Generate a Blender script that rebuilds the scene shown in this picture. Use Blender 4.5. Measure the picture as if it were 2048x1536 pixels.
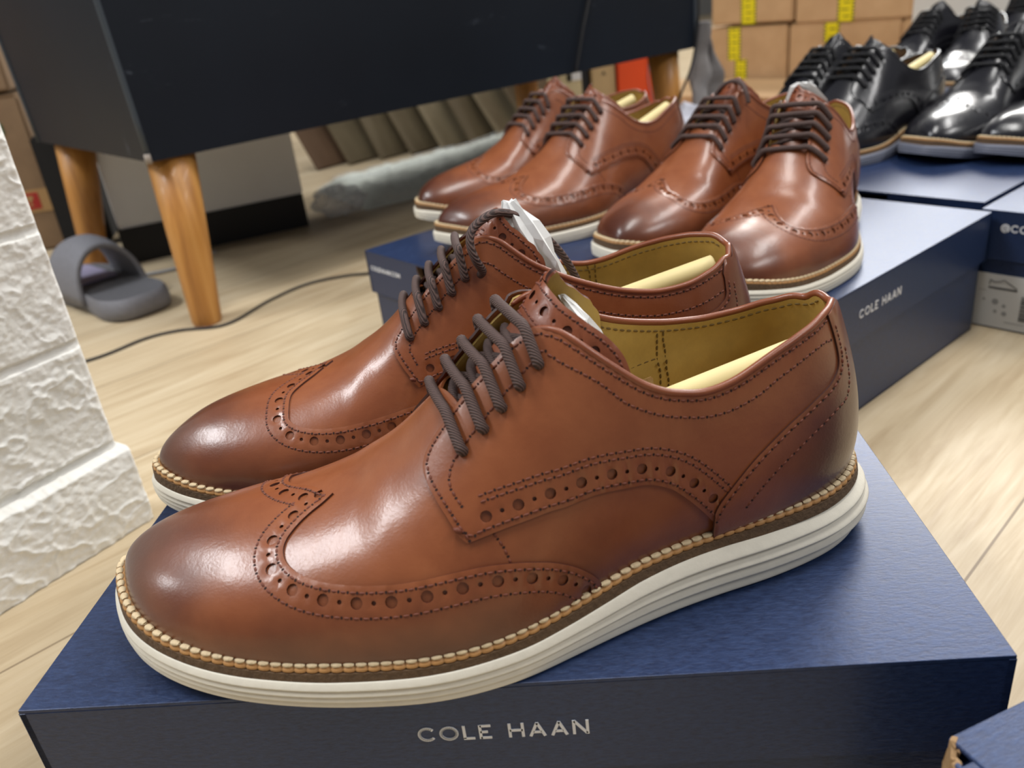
import bpy, bmesh, math, random
import numpy as np
from mathutils import Vector, Matrix, Euler
from mathutils.geometry import delaunay_2d_cdt
PI = math.pi
random.seed(7)
C = bpy.context.scene.collection
for o in list(bpy.data.objects): bpy.data.objects.remove(o)
# ------------------------------------------------------------------ camera, world, light, exposure
cam_d = bpy.data.cameras.new('camera'); cam = bpy.data.objects.new('camera', cam_d); C.objects.link(cam)
cam_d.sensor_width = 36; cam_d.sensor_fit = 'HORIZONTAL'; cam_d.lens = 1657.89 / 2048 * 36
cam_d.clip_start = .01; cam_d.clip_end = 60
cam.location = (0.20901, -0.21116, 0.32072); cam.rotation_euler = (1.12592, 0.10841, 0.03371)
cam_d.dof.use_dof = True; cam_d.dof.focus_distance = .345; cam_d.dof.aperture_fstop = 11.0
bpy.context.scene.camera = cam
sc = bpy.context.scene
sc.view_settings.view_transform = 'Standard'; sc.view_settings.look = 'None'; sc.view_settings.gamma = 1
sc.view_settings.use_curve_mapping = False; sc.view_settings.exposure = .12
w = bpy.data.worlds.new('room_light'); sc.world = w; w.use_nodes = True
w.node_tree.nodes['Background'].inputs[0].default_value = (.93, .95, 1, 1); w.node_tree.nodes['Background'].inputs[1].default_value = .17
def area(name, loc, target, size, power, col=(1, 1, 1)):
    l = bpy.data.lights.new(name, 'AREA'); l.shape = 'RECTANGLE'; l.size, l.size_y = size; l.energy = power; l.color = col
    o = bpy.data.objects.new(name, l); C.objects.link(o); o.location = loc
    if target is not None: d = Vector(target) - Vector(loc); o.rotation_euler = d.to_track_quat('-Z', 'Y').to_euler()
    return o
area('ceiling_lamp_back', (2.0, 3.9, 2.45), (.5, .8, 0), (1.6, .8), 80, (1, .97, .93))
area('shop_window', (2.3, 4.4, 1.95), (.5, .5, .1), (1.5, .7), 34, (.93, .97, 1))
area('ceiling_lamp_overhead', (.3, .25, 2.4), (.2, .3, 0), (1.3, .35), 26, (1, .98, .95))
area('ceiling_lamp_left', (-1.6, .1, 2.35), None, (.3, 1.2), 50, (.96, .98, 1))
area('ceiling_lamp_far_left', (-3.2, -.2, 2.1), (.1, .1, .1), (.4, .3), 16, (.97, .98, 1))
area('ceiling_lamp_right', (1.75, 1.1, 2.4), None, (.15, 1.6), 26, (1, .98, .96))
area('ceiling_lamp_right_front', (2.1, -.5, 2.1), (.0, .2, .1), (1.2, .3), 19, (1, .98, .96))

# ------------------------------------------------------------------ materials
MATS = {}
def srgb(r, g, b):
    f = lambda c: ((c/255+.055)/1.055)**2.4 if c/255 > .04045 else c/255/12.92
    return (f(r), f(g), f(b), 1)
class NT:
    def __init__(s, name):
        s.m = bpy.data.materials.new(name); s.m.use_nodes = True; s.t = s.m.node_tree; s.b = s.t.nodes['Principled BSDF']; MATS[name] = s.m
    def n(s, typ, **kw):
        nd = s.t.nodes.new(typ)
        for k, v in kw.items():
            if k.startswith('i_'):
                key = k[2:]; key = int(key) if key.isdigit() else key.replace('_', ' ')
                nd.inputs[key].default_value = v
            else: setattr(nd, k, v)
        return nd
    def l(s, a, b): s.t.links.new(a, b)
    def ramp(s, fac, stops, interp='LINEAR'):
        r = s.n('ShaderNodeValToRGB'); r.color_ramp.interpolation = interp
        while len(r.color_ramp.elements) < len(stops): r.color_ramp.elements.new(.5)
        for e, (p, c) in zip(r.color_ramp.elements, stops): e.position = p; e.color = c
        s.l(fac, r.inputs[0]); return r.outputs[0]
    def mix(s, fac, a, b, mode='MIX'):
        m = s.n('ShaderNodeMix', data_type='RGBA', blend_type=mode)
        for sock, v in ((m.inputs[0], fac), (m.inputs[6], a), (m.inputs[7], b)):
            if hasattr(v, 'is_linked') or isinstance(v, bpy.types.NodeSocket): s.l(v, sock)
            else: sock.default_value = v
        return m.outputs[2]
    def math(s, op, a, b=0.0, c=None):
        m = s.n('ShaderNodeMath', operation=op)
        for i, v in enumerate((a, b) if c is None else (a, b, c)):
            if isinstance(v, bpy.types.NodeSocket): s.l(v, m.inputs[i])
            else: m.inputs[i].default_value = v
        return m.outputs[0]
    def noise(s, vec, scale, detail=3, rough=.5, dist=0.0):
        n = s.n('ShaderNodeTexNoise'); n.inputs['Scale'].default_value = scale; n.inputs['Detail'].default_value = detail
        n.inputs['Roughness'].default_value = rough; n.inputs['Distortion'].default_value = dist
        if vec is not None: s.l(vec, n.inputs['Vector'])
        return n.outputs[0]
    def coord(s, kind='Object', scale=None, rot=None):
        t = s.n('ShaderNodeTexCoord').outputs[kind]
        if scale or rot:
            m = s.n('ShaderNodeMapping'); s.l(t, m.inputs[0])
            if scale: m.inputs['Scale'].default_value = scale
            if rot: m.inputs['Rotation'].default_value = rot
            t = m.outputs[0]
        return t
    def bump(s, h, strength=.3, dist=.001, prev=None):
        b = s.n('ShaderNodeBump'); b.inputs['Strength'].default_value = strength; b.inputs['Distance'].default_value = dist
        s.l(h, b.inputs['Height'])
        if prev is not None: s.l(prev, b.inputs['Normal'])
        return b.outputs[0]
    def setp(s, **kw):
        for k, v in kw.items():
            i = s.b.inputs[k.replace('_', ' ')]
            if isinstance(v, bpy.types.NodeSocket): s.l(v, i)
            else: i.default_value = v
        return s.m
def simple(name, col, rough=.5, noise=0, nscale=40, bump=0, metallic=0, spec=.5):
    m = NT(name); co = m.coord()
    if noise:
        f = m.noise(co, nscale, 4, .6)
        c2 = tuple(min(1, x*(1+noise)) for x in col[:3]) + (1,); c1 = tuple(x*(1-noise) for x in col[:3]) + (1,)
        m.setp(Base_Color=m.ramp(f, [(.3, c1), (.7, c2)]))
        if bump: m.setp(Normal=m.bump(f, bump, .002))
    else: m.setp(Base_Color=col)
    m.setp(Roughness=rough, Metallic=metallic, Specular_IOR_Level=spec)
    return m.m
def leather(name, base, light, dark, rough, coat, burnish=True, grain=1.0, light_amt=.5):
    """smooth full-grain leather; the toe and the heel carry the maker's darker burnish"""
    m = NT(name); co = m.coord()
    blot = m.noise(co, 38, 4, .6, .4)
    c = m.ramp(blot, [(.3, base), (.75, light)])
    if burnish:
        sp = m.n('ShaderNodeSeparateXYZ'); m.l(co, sp.inputs[0]); x, y, z = sp.outputs
        nn = m.math('MULTIPLY', m.math('SUBTRACT', m.noise(co, 30, 3), .5), .05)
        tx = m.math('SUBTRACT', m.math('ADD', x, nn), m.math('MULTIPLY', z, .25))
        toe = m.n('ShaderNodeMapRange'); m.l(tx, toe.inputs[0]); toe.inputs[1].default_value = .060; toe.inputs[2].default_value = -.004; toe.interpolation_type = 'SMOOTHSTEP'
        hx = m.math('SUBTRACT', m.math('ADD', x, nn), m.math('MULTIPLY', z, .62))
        heel = m.n('ShaderNodeMapRange'); m.l(hx, heel.inputs[0]); heel.inputs[1].default_value = .200; heel.inputs[2].default_value = .275; heel.interpolation_type = 'SMOOTHSTEP'
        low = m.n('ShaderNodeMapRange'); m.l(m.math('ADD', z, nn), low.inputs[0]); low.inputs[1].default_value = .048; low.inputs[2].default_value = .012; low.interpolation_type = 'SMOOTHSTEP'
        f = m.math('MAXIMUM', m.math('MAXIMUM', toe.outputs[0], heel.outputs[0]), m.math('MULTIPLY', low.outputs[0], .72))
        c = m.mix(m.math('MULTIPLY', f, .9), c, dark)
    m.setp(Base_Color=c, Roughness=rough, Coat_Weight=coat, Coat_Roughness=.19, Specular_IOR_Level=.45)
    g1 = m.noise(co, 900, 3, .6); g2 = m.noise(co, 140, 2, .5)
    n = m.bump(g1, .10*grain, .0006); n = m.bump(g2, .05*grain, .002, n)
    m.setp(Normal=n); m.l(n, m.b.inputs['Coat Normal'])
    return m.m
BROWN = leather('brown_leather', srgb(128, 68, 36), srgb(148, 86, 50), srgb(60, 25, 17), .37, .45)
BROWN_PLAIN = leather('brown_leather_unburnished', srgb(122, 62, 34), srgb(140, 78, 46), srgb(52, 20, 14), .42, .25, burnish=False)
BLACK = leather('black_leather', srgb(13, 13, 19), srgb(20, 19, 27), srgb(12, 12, 16), .30, .7, burnish=False)
def thread(name, col, col2):
    m = NT(name); co = m.coord()
    wv = m.n('ShaderNodeTexWave'); wv.inputs['Scale'].default_value = 420; wv.inputs['Distortion'].default_value = 2; wv.bands_direction = 'DIAGONAL'
    m.l(co, wv.inputs['Vector'])
    m.setp(Base_Color=m.ramp(wv.outputs[0], [(.2, col), (.8, col2)]), Roughness=.75, Normal=m.bump(wv.outputs[0], .5, .0006)); return m.m
EDGE = simple('dark_painted_edge', srgb(66, 30, 20), .5)
LSTITCH = simple('olive_thread', srgb(112, 88, 40), .7)
ELASTIC = simple('tan_elastic', srgb(206, 172, 120), .8, .1, 300, .3)
STITCH = simple('brown_thread', srgb(104, 50, 30), .6)
HOLE = simple('needle_hole_dark', srgb(38, 14, 9), .9)
LACE_BR = thread('waxed_brown_lace', srgb(50, 36, 33), srgb(98, 76, 70))
LACE_BK = thread('black_lace', srgb(8, 8, 10), srgb(26, 26, 30))
LINING = simple('tan_lining_leather', srgb(188, 156, 82), .6, .12, 60, .2)
LINING_DK = simple('brown_lining_leather', srgb(110, 84, 60), .6, .12, 60, .2)
WHITE_EVA = simple('off_white_foam_sole', srgb(226, 220, 204), .6, .03, 200, .12)
GREY_EVA = simple('grey_foam_sole', srgb(120, 124, 138), .55, .03, 200, .1)
SUEDE = simple('dark_brown_midsole_edge', srgb(98, 76, 54), .85, .2, 500, .5)
WELT = simple('tan_welt', srgb(186, 138, 84), .5, .1, 200, .2)
WELTTHREAD = simple('cream_welt_thread', srgb(212, 190, 152), .6, .08, 500, .3)
STICK = simple('cream_paper_tube', srgb(226, 208, 150), .55, .04, 60)
# ------------------------------------------------------------------ object helpers
def link(name, me, parent=None, mats=()):
    o = bpy.data.objects.new(name, me); C.objects.link(o)
    for m in (mats if isinstance(mats, (list, tuple)) else [mats]): me.materials.append(m)
    if parent is not None: o.parent = parent
    return o
def tag(o, label=None, cat=None, group=None, kind=None):
    if label: o['label'] = label
    if cat: o['category'] = cat
    if group: o['group'] = group
    if kind: o['kind'] = kind
    return o
def empty(name, loc=(0, 0, 0), rz=0, label=None, cat=None, group=None):
    o = bpy.data.objects.new(name, None); C.objects.link(o); o.empty_display_size = .02; o.location = loc; o.rotation_euler = (0, 0, rz)
    return tag(o, label, cat, group)
def mesh_from(verts, faces, name='m', smooth=True, mi=None):
    me = bpy.data.meshes.new(name); me.from_pydata([tuple(v) for v in verts], [], [tuple(f) for f in faces])
    if smooth: me.polygons.foreach_set('use_smooth', [True]*len(me.polygons))
    if mi is not None: me.polygons.foreach_set('material_index', mi)
    me.update(); return me
class MB:
    """collects shapes into one mesh"""
    def __init__(s): s.v = []; s.f = []; s.mi = []
    def add(s, v, f, mi=0):
        b = len(s.v); s.v += [tuple(p) for p in v]; s.f += [tuple(i+b for i in q) for q in f]; s.mi += [mi]*len(f); return s
    def box(s, x0, x1, y0, y1, z0, z1, M=None, mi=0):
        v = [(x, y, z) for z in (z0, z1) for y in (y0, y1) for x in (x0, x1)]
        if M is not None: v = [M @ Vector(p) for p in v]
        return s.add(v, [(0, 2, 3, 1), (4, 5, 7, 6), (0, 1, 5, 4), (2, 6, 7, 3), (0, 4, 6, 2), (1, 3, 7, 5)], mi)
    def tube(s, P, r, n=10, mi=0, caps=True, closed=False):
        P = [Vector(p) for p in P]; N = len(P); rr = r if hasattr(r, '__len__') else [r]*N
        fr = None; vs = []; b = len(s.v)
        for i in range(N):
            if closed: t = (P[(i+1) % N] - P[i-1])
            else: t = P[min(i+1, N-1)] - P[max(i-1, 0)]
            t.normalize()
            if fr is None:
                a = Vector((0, 0, 1)) if abs(t.z) < .9 else Vector((1, 0, 0)); fr = (a - t*a.dot(t)).normalized()
            else: fr = (fr - t*fr.dot(t)).normalized()
            bi = t.cross(fr)
            for k in range(n):
                a = 2*PI*k/n; vs.append(P[i] + (fr*math.cos(a) + bi*math.sin(a))*rr[i])
        fs = []
        for i in range(N if closed else N-1):
            j = (i+1) % N
            for k in range(n): fs.append((i*n+k, i*n+(k+1) % n, j*n+(k+1) % n, j*n+k))
        if caps and not closed: fs.append(tuple(range(n-1, -1, -1))); fs.append(tuple((N-1)*n+k for k in range(n)))
        return s.add(vs, fs, mi)
    def build(s, name, mats, parent=None, smooth=True, bevel=0, seg=2, auto=None):
        me = mesh_from(s.v, s.f, name, smooth, s.mi)
        if bevel:
            bm = bmesh.new(); bm.from_mesh(me)
            bmesh.ops.bevel(bm, geom=[e for e in bm.edges], offset=bevel, segments=seg, affect='EDGES', clamp_overlap=True)
            bmesh.ops.recalc_face_normals(bm, faces=bm.faces); bm.to_mesh(me); bm.free()
            if smooth: me.polygons.foreach_set('use_smooth', [True]*len(me.polygons))
        if auto is not None: me.set_sharp_from_angle(angle=auto)
        return link(name, me, parent, mats)
def catmull(P, n):
    P = [np.asarray(p, float) for p in P]; out = []
    Q = [2*P[0]-P[1]] + P + [2*P[-1]-P[-2]]
    for i in range(1, len(Q)-2):
        for k in range(n):
            t = k/n; p0, p1, p2, p3 = Q[i-1], Q[i], Q[i+1], Q[i+2]
            out.append(.5*((2*p1)+(-p0+p2)*t+(2*p0-5*p1+4*p2-p3)*t*t+(-p0+3*p1-3*p2+p3)*t**3))
    out.append(P[-1]); return np.array(out)
# ------------------------------------------------------------------ the shoe last
def pchip(xk, yk):
    xk = np.asarray(xk, float); yk = np.asarray(yk, float)
    h = np.diff(xk); d = np.diff(yk) / h
    m = np.zeros(len(xk)); m[0] = d[0]; m[-1] = d[-1]
    for i in range(1, len(xk) - 1):
        if d[i-1] * d[i] > 0:
            w1 = 2*h[i] + h[i-1]; w2 = h[i] + 2*h[i-1]
            m[i] = (w1 + w2) / (w1 / d[i-1] + w2 / d[i])
    def f(x):
        x = np.clip(np.asarray(x, float), xk[0], xk[-1])
        i = np.clip(np.searchsorted(xk, x) - 1, 0, len(xk) - 2)
        t = (x - xk[i]) / h[i]
        return ((1+2*t)*(1-t)**2*yk[i] + t*(1-t)**2*h[i]*m[i] + t*t*(3-2*t)*yk[i+1] + t*t*(t-1)*h[i]*m[i+1])
    return f
def closed_spline(P, n):
    P = np.asarray(P, float); N = len(P)
    seg = np.linalg.norm(np.roll(P, -1, 0) - P, axis=1) ** .5
    out = []
    L = np.linalg.norm(np.roll(P, -1, 0) - P, axis=1); cum = np.concatenate([[0], np.cumsum(L)])
    S = np.linspace(0, cum[-1], n, endpoint=False)
    for s in S:
        i = min(np.searchsorted(cum, s, side='right') - 1, N - 1); u = (s - cum[i]) / L[i]
        p0, p1, p2, p3 = P[i-1], P[i], P[(i+1) % N], P[(i+2) % N]
        t0 = 0; t1 = seg[i-1]; t2 = t1 + seg[i]; t3 = t2 + seg[(i+1) % N]
        t = t1 + u * (t2 - t1)
        A1 = (t1-t)/(t1-t0)*p0 + (t-t0)/(t1-t0)*p1; A2 = (t2-t)/(t2-t1)*p1 + (t-t1)/(t2-t1)*p2; A3 = (t3-t)/(t3-t2)*p2 + (t-t2)/(t3-t2)*p3
        B1 = (t2-t)/(t2-t0)*A1 + (t-t0)/(t2-t0)*A2; B2 = (t3-t)/(t3-t1)*A2 + (t-t1)/(t3-t1)*A3
        out.append((t2-t)/(t2-t1)*B1 + (t-t1)/(t2-t1)*B2)
    return np.array(out)
# plan outline of the outsole at the box, mm; starts at the toe tip, runs down the lateral side (y<0), round the heel, back the medial side
OUT_PTS = [(2.3,26),(4,17),(6.5,8),(11,-3),(18,-13.4),(27,-22),(37.5,-29),(51,-35.7),(64.4,-40.7),(78,-45),(91,-48.7),(104,-52),(117,-54.5),(128,-55.3),(138,-55),(152.6,-53),(168.5,-48.3),(185,-43),(199,-38.7),(217,-34.3),(234,-31.4),(251,-29),(269,-24.5),(283,-19),(294,-11),(301.5,-1),(305,10),(303.5,21),(297,31),(287,38.5),(270,43),(250,43.5),(230,40.5),(205,36.5),(180,37.5),(155,43),(130,50.5),(110,55.5),(90,57.5),(72,57.5),(54,55.5),(37,52.5),(22,47),(12,40.5),(5.5,33.5)]
NTH = 720
OUT = closed_spline(OUT_PTS, NTH)
def smooth_ring(a, k):
    for _ in range(k): a = (np.roll(a, 1, 0) + 2*a + np.roll(a, -1, 0)) / 4
    return a
OUT = smooth_ring(OUT, 40)
def normals2(P):
    t = np.roll(P, -1, 0) - np.roll(P, 1, 0); t /= np.linalg.norm(t, axis=1)[:, None]
    return np.stack([t[:, 1], -t[:, 0]], 1)   # outward
OUTN = normals2(OUT)
def ring_offset(d):
    return smooth_ring(OUT + OUTN * (d if np.isscalar(d) else d[:, None]), 6)
zspring = lambda x: 13*np.clip((95-x)/95, 0, 1)**2
zwhite = pchip([0,10,25,45,60,86,112,140,155,170,187,200,223,245,270,290,310],[22,20.8,17.8,14,12.2,10.6,11,11.8,12.3,13.6,16,18.2,20,20.6,21,22,23])
zmid = pchip([0,10,20,30,45,60,80,106,135,155,176,200,220,245,270,290,310],[27,25.4,22.8,20,17,15.1,13.8,13.9,14.3,15.6,18,21.8,23,24,24.7,25.5,26])
xF_in = pchip([-5,30,60,200,320],[-7.5,-6.2,-5.3,-4.6,-4.6])
FE = ring_offset(xF_in(OUT[:, 0]))           # feather line plan
FZ = smooth_ring(zmid(FE[:, 0]) + 1.0, 10)
# ridge
RP = dict(x=[45,53,63,75,90,104,112,120,135,150,168,190,220,250,270], z=[48.3,49.4,50.6,52,55.4,60.3,65,70,83,98,116,131,140,144,145],
          yx=[45,75,100,130,150,200,270], y=[16,11.5,8.5,7,6,7,9])
GX = dict(x=[0,8,15,30,50,80,120,230,260,285,300,310], r=[45,45.6,46.5,52,65,87,122,228,250,263,269,270])
# profile params along ring fraction s (0 toe tip, ~.5 heel), separately keyed by x for lateral and medial
PK = dict(x=[0,10,30,60,100,150,190,230,270,295,306],
          b_lat=[1,1.5,3,4,3.5,2,4,8,10,15,17.5], a_lat=[8,9,13,20,26,30,36,42,38,30,28], k_lat=[.6,.6,.6,.6,.6,.45,.5,.5,.4,.15,.1],
          b_med=[1,1.5,3,4,3.5,0,0,5,9,15,17.5], a_med=[8,9,13,20,26,34,40,44,40,30,28], k_med=[.6,.6,.6,.6,.6,.45,.5,.5,.4,.15,.1])
class Last:
    def __init__(s, RP=RP, GX=GX, PK=PK):
        s.zr = pchip(RP['x'], RP['z']); s.yr = pchip(RP['yx'], RP['y']); s.g = pchip(GX['x'], GX['r'])
        x = FE[:, 0]; half = np.zeros(NTH, bool)
        ih = int(np.argmax(x)); it = int(np.argmin(x)); s.ih, s.it = ih, it
        idx = np.arange(NTH)
        lat = ((idx - it) % NTH) <= ((ih - it) % NTH)
        s.lat = lat
        rx = s.g(x - x.min()*0)
        rx = smooth_ring(np.where(True, rx, rx), 12)
        s.R = np.stack([rx, s.yr(rx), s.zr(rx)], 1)
        e = .5; slope = (s.zr(rx + e) - s.zr(rx - e)) / (2*e); slope = np.where(rx <= RP['x'][0]+1, s.zr(RP['x'][0]+1)-s.zr(RP['x'][0]), slope); s.slope = np.clip(slope, -.1, 1.2)
        q = {}
        for n in 'bak':
            a = pchip(PK['x'], PK[n+'_lat'])(x); m = pchip(PK['x'], PK[n+'_med'])(x)
            q[n] = smooth_ring(np.where(lat, a, m), 20)
        s.q = q
        s.F = np.concatenate([FE, FZ[:, None]], 1)
        d = s.R[:, :2] - s.F[:, :2]; s.Hh = np.linalg.norm(d, axis=1); d = d / s.Hh[:, None]; s.d = d
        s.P1 = s.F + np.stack([-d[:, 0]*q['b'], -d[:, 1]*q['b'], q['a']], 1)
        kk = (q['k']*s.Hh)
        s.P2 = s.R - np.stack([d[:, 0]*kk, d[:, 1]*kk, s.slope*d[:, 0]*kk], 1)
        s.T = np.stack([s.F, s.P1, s.P2, s.R], 1)   # NTH,4,3
    def __call__(s, th, t):
        """th in ring units [0,1), t in [0,1]"""
        th = np.asarray(th, float); t = np.asarray(t, float)
        u = (th % 1) * NTH; i = np.floor(u).astype(int) % NTH; f = (u - np.floor(u))[..., None, None]
        C = s.T[i]*(1-f) + s.T[(i+1) % NTH]*f
        t = t[..., None]
        return (1-t)**3*C[..., 0, :] + 3*t*(1-t)**2*C[..., 1, :] + 3*t*t*(1-t)*C[..., 2, :] + t**3*C[..., 3, :]
    def plan(s, th, t):
        th = np.asarray(th, float); t = np.asarray(t, float)
        u = (th % 1) * NTH; i = np.floor(u).astype(int) % NTH; f = (u - np.floor(u))[..., None]
        F = s.F[i, :2]*(1-f) + s.F[(i+1) % NTH, :2]*f; R = s.R[i, :2]*(1-f) + s.R[(i+1) % NTH, :2]*f
        return F*(1-t[..., None]) + R*t[..., None]
    def normal(s, th, t):
        e = 1e-3
        t0 = np.clip(t - e, 0, 1); t1 = np.clip(np.asarray(t) + e, 0, 1)
        a = s(np.asarray(th)+e, np.minimum(t, .998)) - s(np.asarray(th)-e, np.minimum(t, .998)); b = s(th, t1) - s(th, t0)
        n = np.cross(a, b); n /= np.linalg.norm(n, axis=-1)[..., None] + 1e-12
        return n
# ------------------------------------------------------------------ panels cut on the last surface (all in mm in the flat pattern plane)
LAST = Last()
F2, R2 = LAST.F[:, :2], LAST.R[:, :2]
def inv(D):
    """pattern plane -> (theta, t)"""
    D = np.atleast_2d(np.asarray(D, float)); th = np.zeros(len(D)); t = np.zeros(len(D))
    F2n, R2n = np.roll(F2, -1, 0), np.roll(R2, -1, 0); ab = R2 - F2; L2 = (ab**2).sum(1)
    for c in range(0, len(D), 1500):
        q = D[c:c+1500, None, :]; a = q - F2[None]
        cr = ab[None, :, 0]*a[..., 1] - ab[None, :, 1]*a[..., 0]; s = (a*ab[None]).sum(-1)/L2
        crn = np.roll(cr, -1, 1); sg = (cr <= 0) & (crn > 0) | (cr >= 0) & (crn < 0)
        cost = np.where(sg & (s > -.4) & (s < 1.15), np.abs(s-.5)*0 + np.where(s > 1, 10*(s-1), 0) + np.where(s < 0, -s, 0), 50)
        cost = cost + np.where(s > 1.15, 100, 0)
        i = np.argmin(cost, 1); r = np.arange(len(i)); c0 = cr[r, i]; c1 = crn[r, i]
        f = np.where(np.abs(c0-c1) > 1e-9, c0/(c0-c1+1e-18), 0); f = np.clip(f, 0, 1)
        th[c:c+1500] = (i+f)/NTH; sn = np.roll(s, -1, 1)[r, i]; t[c:c+1500] = s[r, i]*(1-f) + sn*f
    return th, np.minimum(t, 1.0)
def S3(D): th, t = inv(D); return LAST(th, t)
def N3(D):
    D = np.atleast_2d(np.asarray(D, float)); e = .35
    a = S3(D+[e, 0]) - S3(D-[e, 0]); b = S3(D+[0, e]) - S3(D-[0, e]); n = np.cross(a, b); return n/np.linalg.norm(n, axis=1)[:, None]
def mirD(D):
    th, t = inv(D); out = []
    latx = FE[:, 0]
    for a, tt in zip(th, t):
        i = a*NTH; i0 = int(i) % NTH; X = FE[i0, 0]*(1-(i % 1)) + FE[(i0+1) % NTH, 0]*(i % 1)
        side = not LAST.lat[i0]; cand = np.where(LAST.lat == side)[0]
        j = cand[np.argmin(np.abs(FE[cand, 0]-X))]
        out.append(LAST.plan(np.array([j/NTH]), np.array([tt]))[0])
    return smooth_open(np.array(out), 1)
def smooth_open(P, k):
    P = P.copy()
    for _ in range(k): P[1:-1] = (P[:-2] + 2*P[1:-1] + P[2:])/4
    return P
def resample(D, step, closed=False):
    """even spacing in real (3D) length"""
    D = np.asarray(D, float)
    if closed: D = np.vstack([D, D[:1]])
    Q = S3(D); L = np.concatenate([[0], np.cumsum(np.linalg.norm(np.diff(Q, axis=0), axis=1))])
    n = max(2, int(round(L[-1]/step))+1); s = np.linspace(0, L[-1], n)
    out = np.stack([np.interp(s, L, D[:, 0]), np.interp(s, L, D[:, 1])], 1)
    return out[:-1] if closed else out
def jac(D):
    e = .2; D = np.atleast_2d(D)
    return (S3(D+[e, 0])-S3(D-[e, 0]))/(2*e), (S3(D+[0, e])-S3(D-[0, e]))/(2*e)
def move(D, V):
    """move pattern points by a 3D tangent vector"""
    D = np.atleast_2d(np.asarray(D, float)).copy(); V = np.atleast_2d(V)
    for k in range(3):
        a, b = jac(D); v = V/3
        aa, bb, ab = (a*a).sum(1), (b*b).sum(1), (a*b).sum(1); va, vb = (v*a).sum(1), (v*b).sum(1); det = aa*bb-ab*ab+1e-9
        D += np.stack([(va*bb-vb*ab)/det, (vb*aa-va*ab)/det], 1)
    return D
def frame(D):
    Q = S3(D); t = np.gradient(Q, axis=0); t /= np.linalg.norm(t, axis=1)[:, None]+1e-9; n = N3(D); w = np.cross(n, t); return Q, t, n, w
def offpath(D, d, trim=True, ref=None):
    D = resample(D, 1.0); Q, t, n, w = frame(D); w = np.stack([np.convolve(np.pad(w[:, k], 2, mode='edge'), np.ones(5)/5, 'valid') for k in range(3)], 1); w /= np.linalg.norm(w, axis=1)[:, None]
    E = move(D, w*d)
    if trim:
        P = S3(E); QQ = Q if ref is None else np.vstack([Q, S3(resample(ref, 1.0))]); dm = np.array([np.min(np.linalg.norm(QQ-p, axis=1)) for p in P]); E = E[dm > abs(d)*.93]
    return smooth_open(E, 3)
def inside(P, poly):
    x, y = P[:, 0][:, None], P[:, 1][:, None]; a = poly; b = np.roll(poly, -1, 0)
    c = ((a[:, 1] > y) != (b[:, 1] > y)) & (x < (b[:, 0]-a[:, 0])*(y-a[:, 1])/(b[:, 1]-a[:, 1]+1e-12)+a[:, 0]); return c.sum(1) % 2 == 1
_gt, _gs = np.meshgrid(np.arange(0, 1, 1/480), np.linspace(0, 1, 46), indexing='ij')
GRID_D = LAST.plan(_gt.ravel(), _gs.ravel()); GRID_P = LAST(_gt.ravel(), _gs.ravel())
_keep = (np.arange(len(GRID_D)) % 46 < 45) | (np.arange(len(GRID_D)) // 46 % 3 == 0)
GRID_D, GRID_P = GRID_D[_keep], GRID_P[_keep]
from mathutils.kdtree import KDTree
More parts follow.
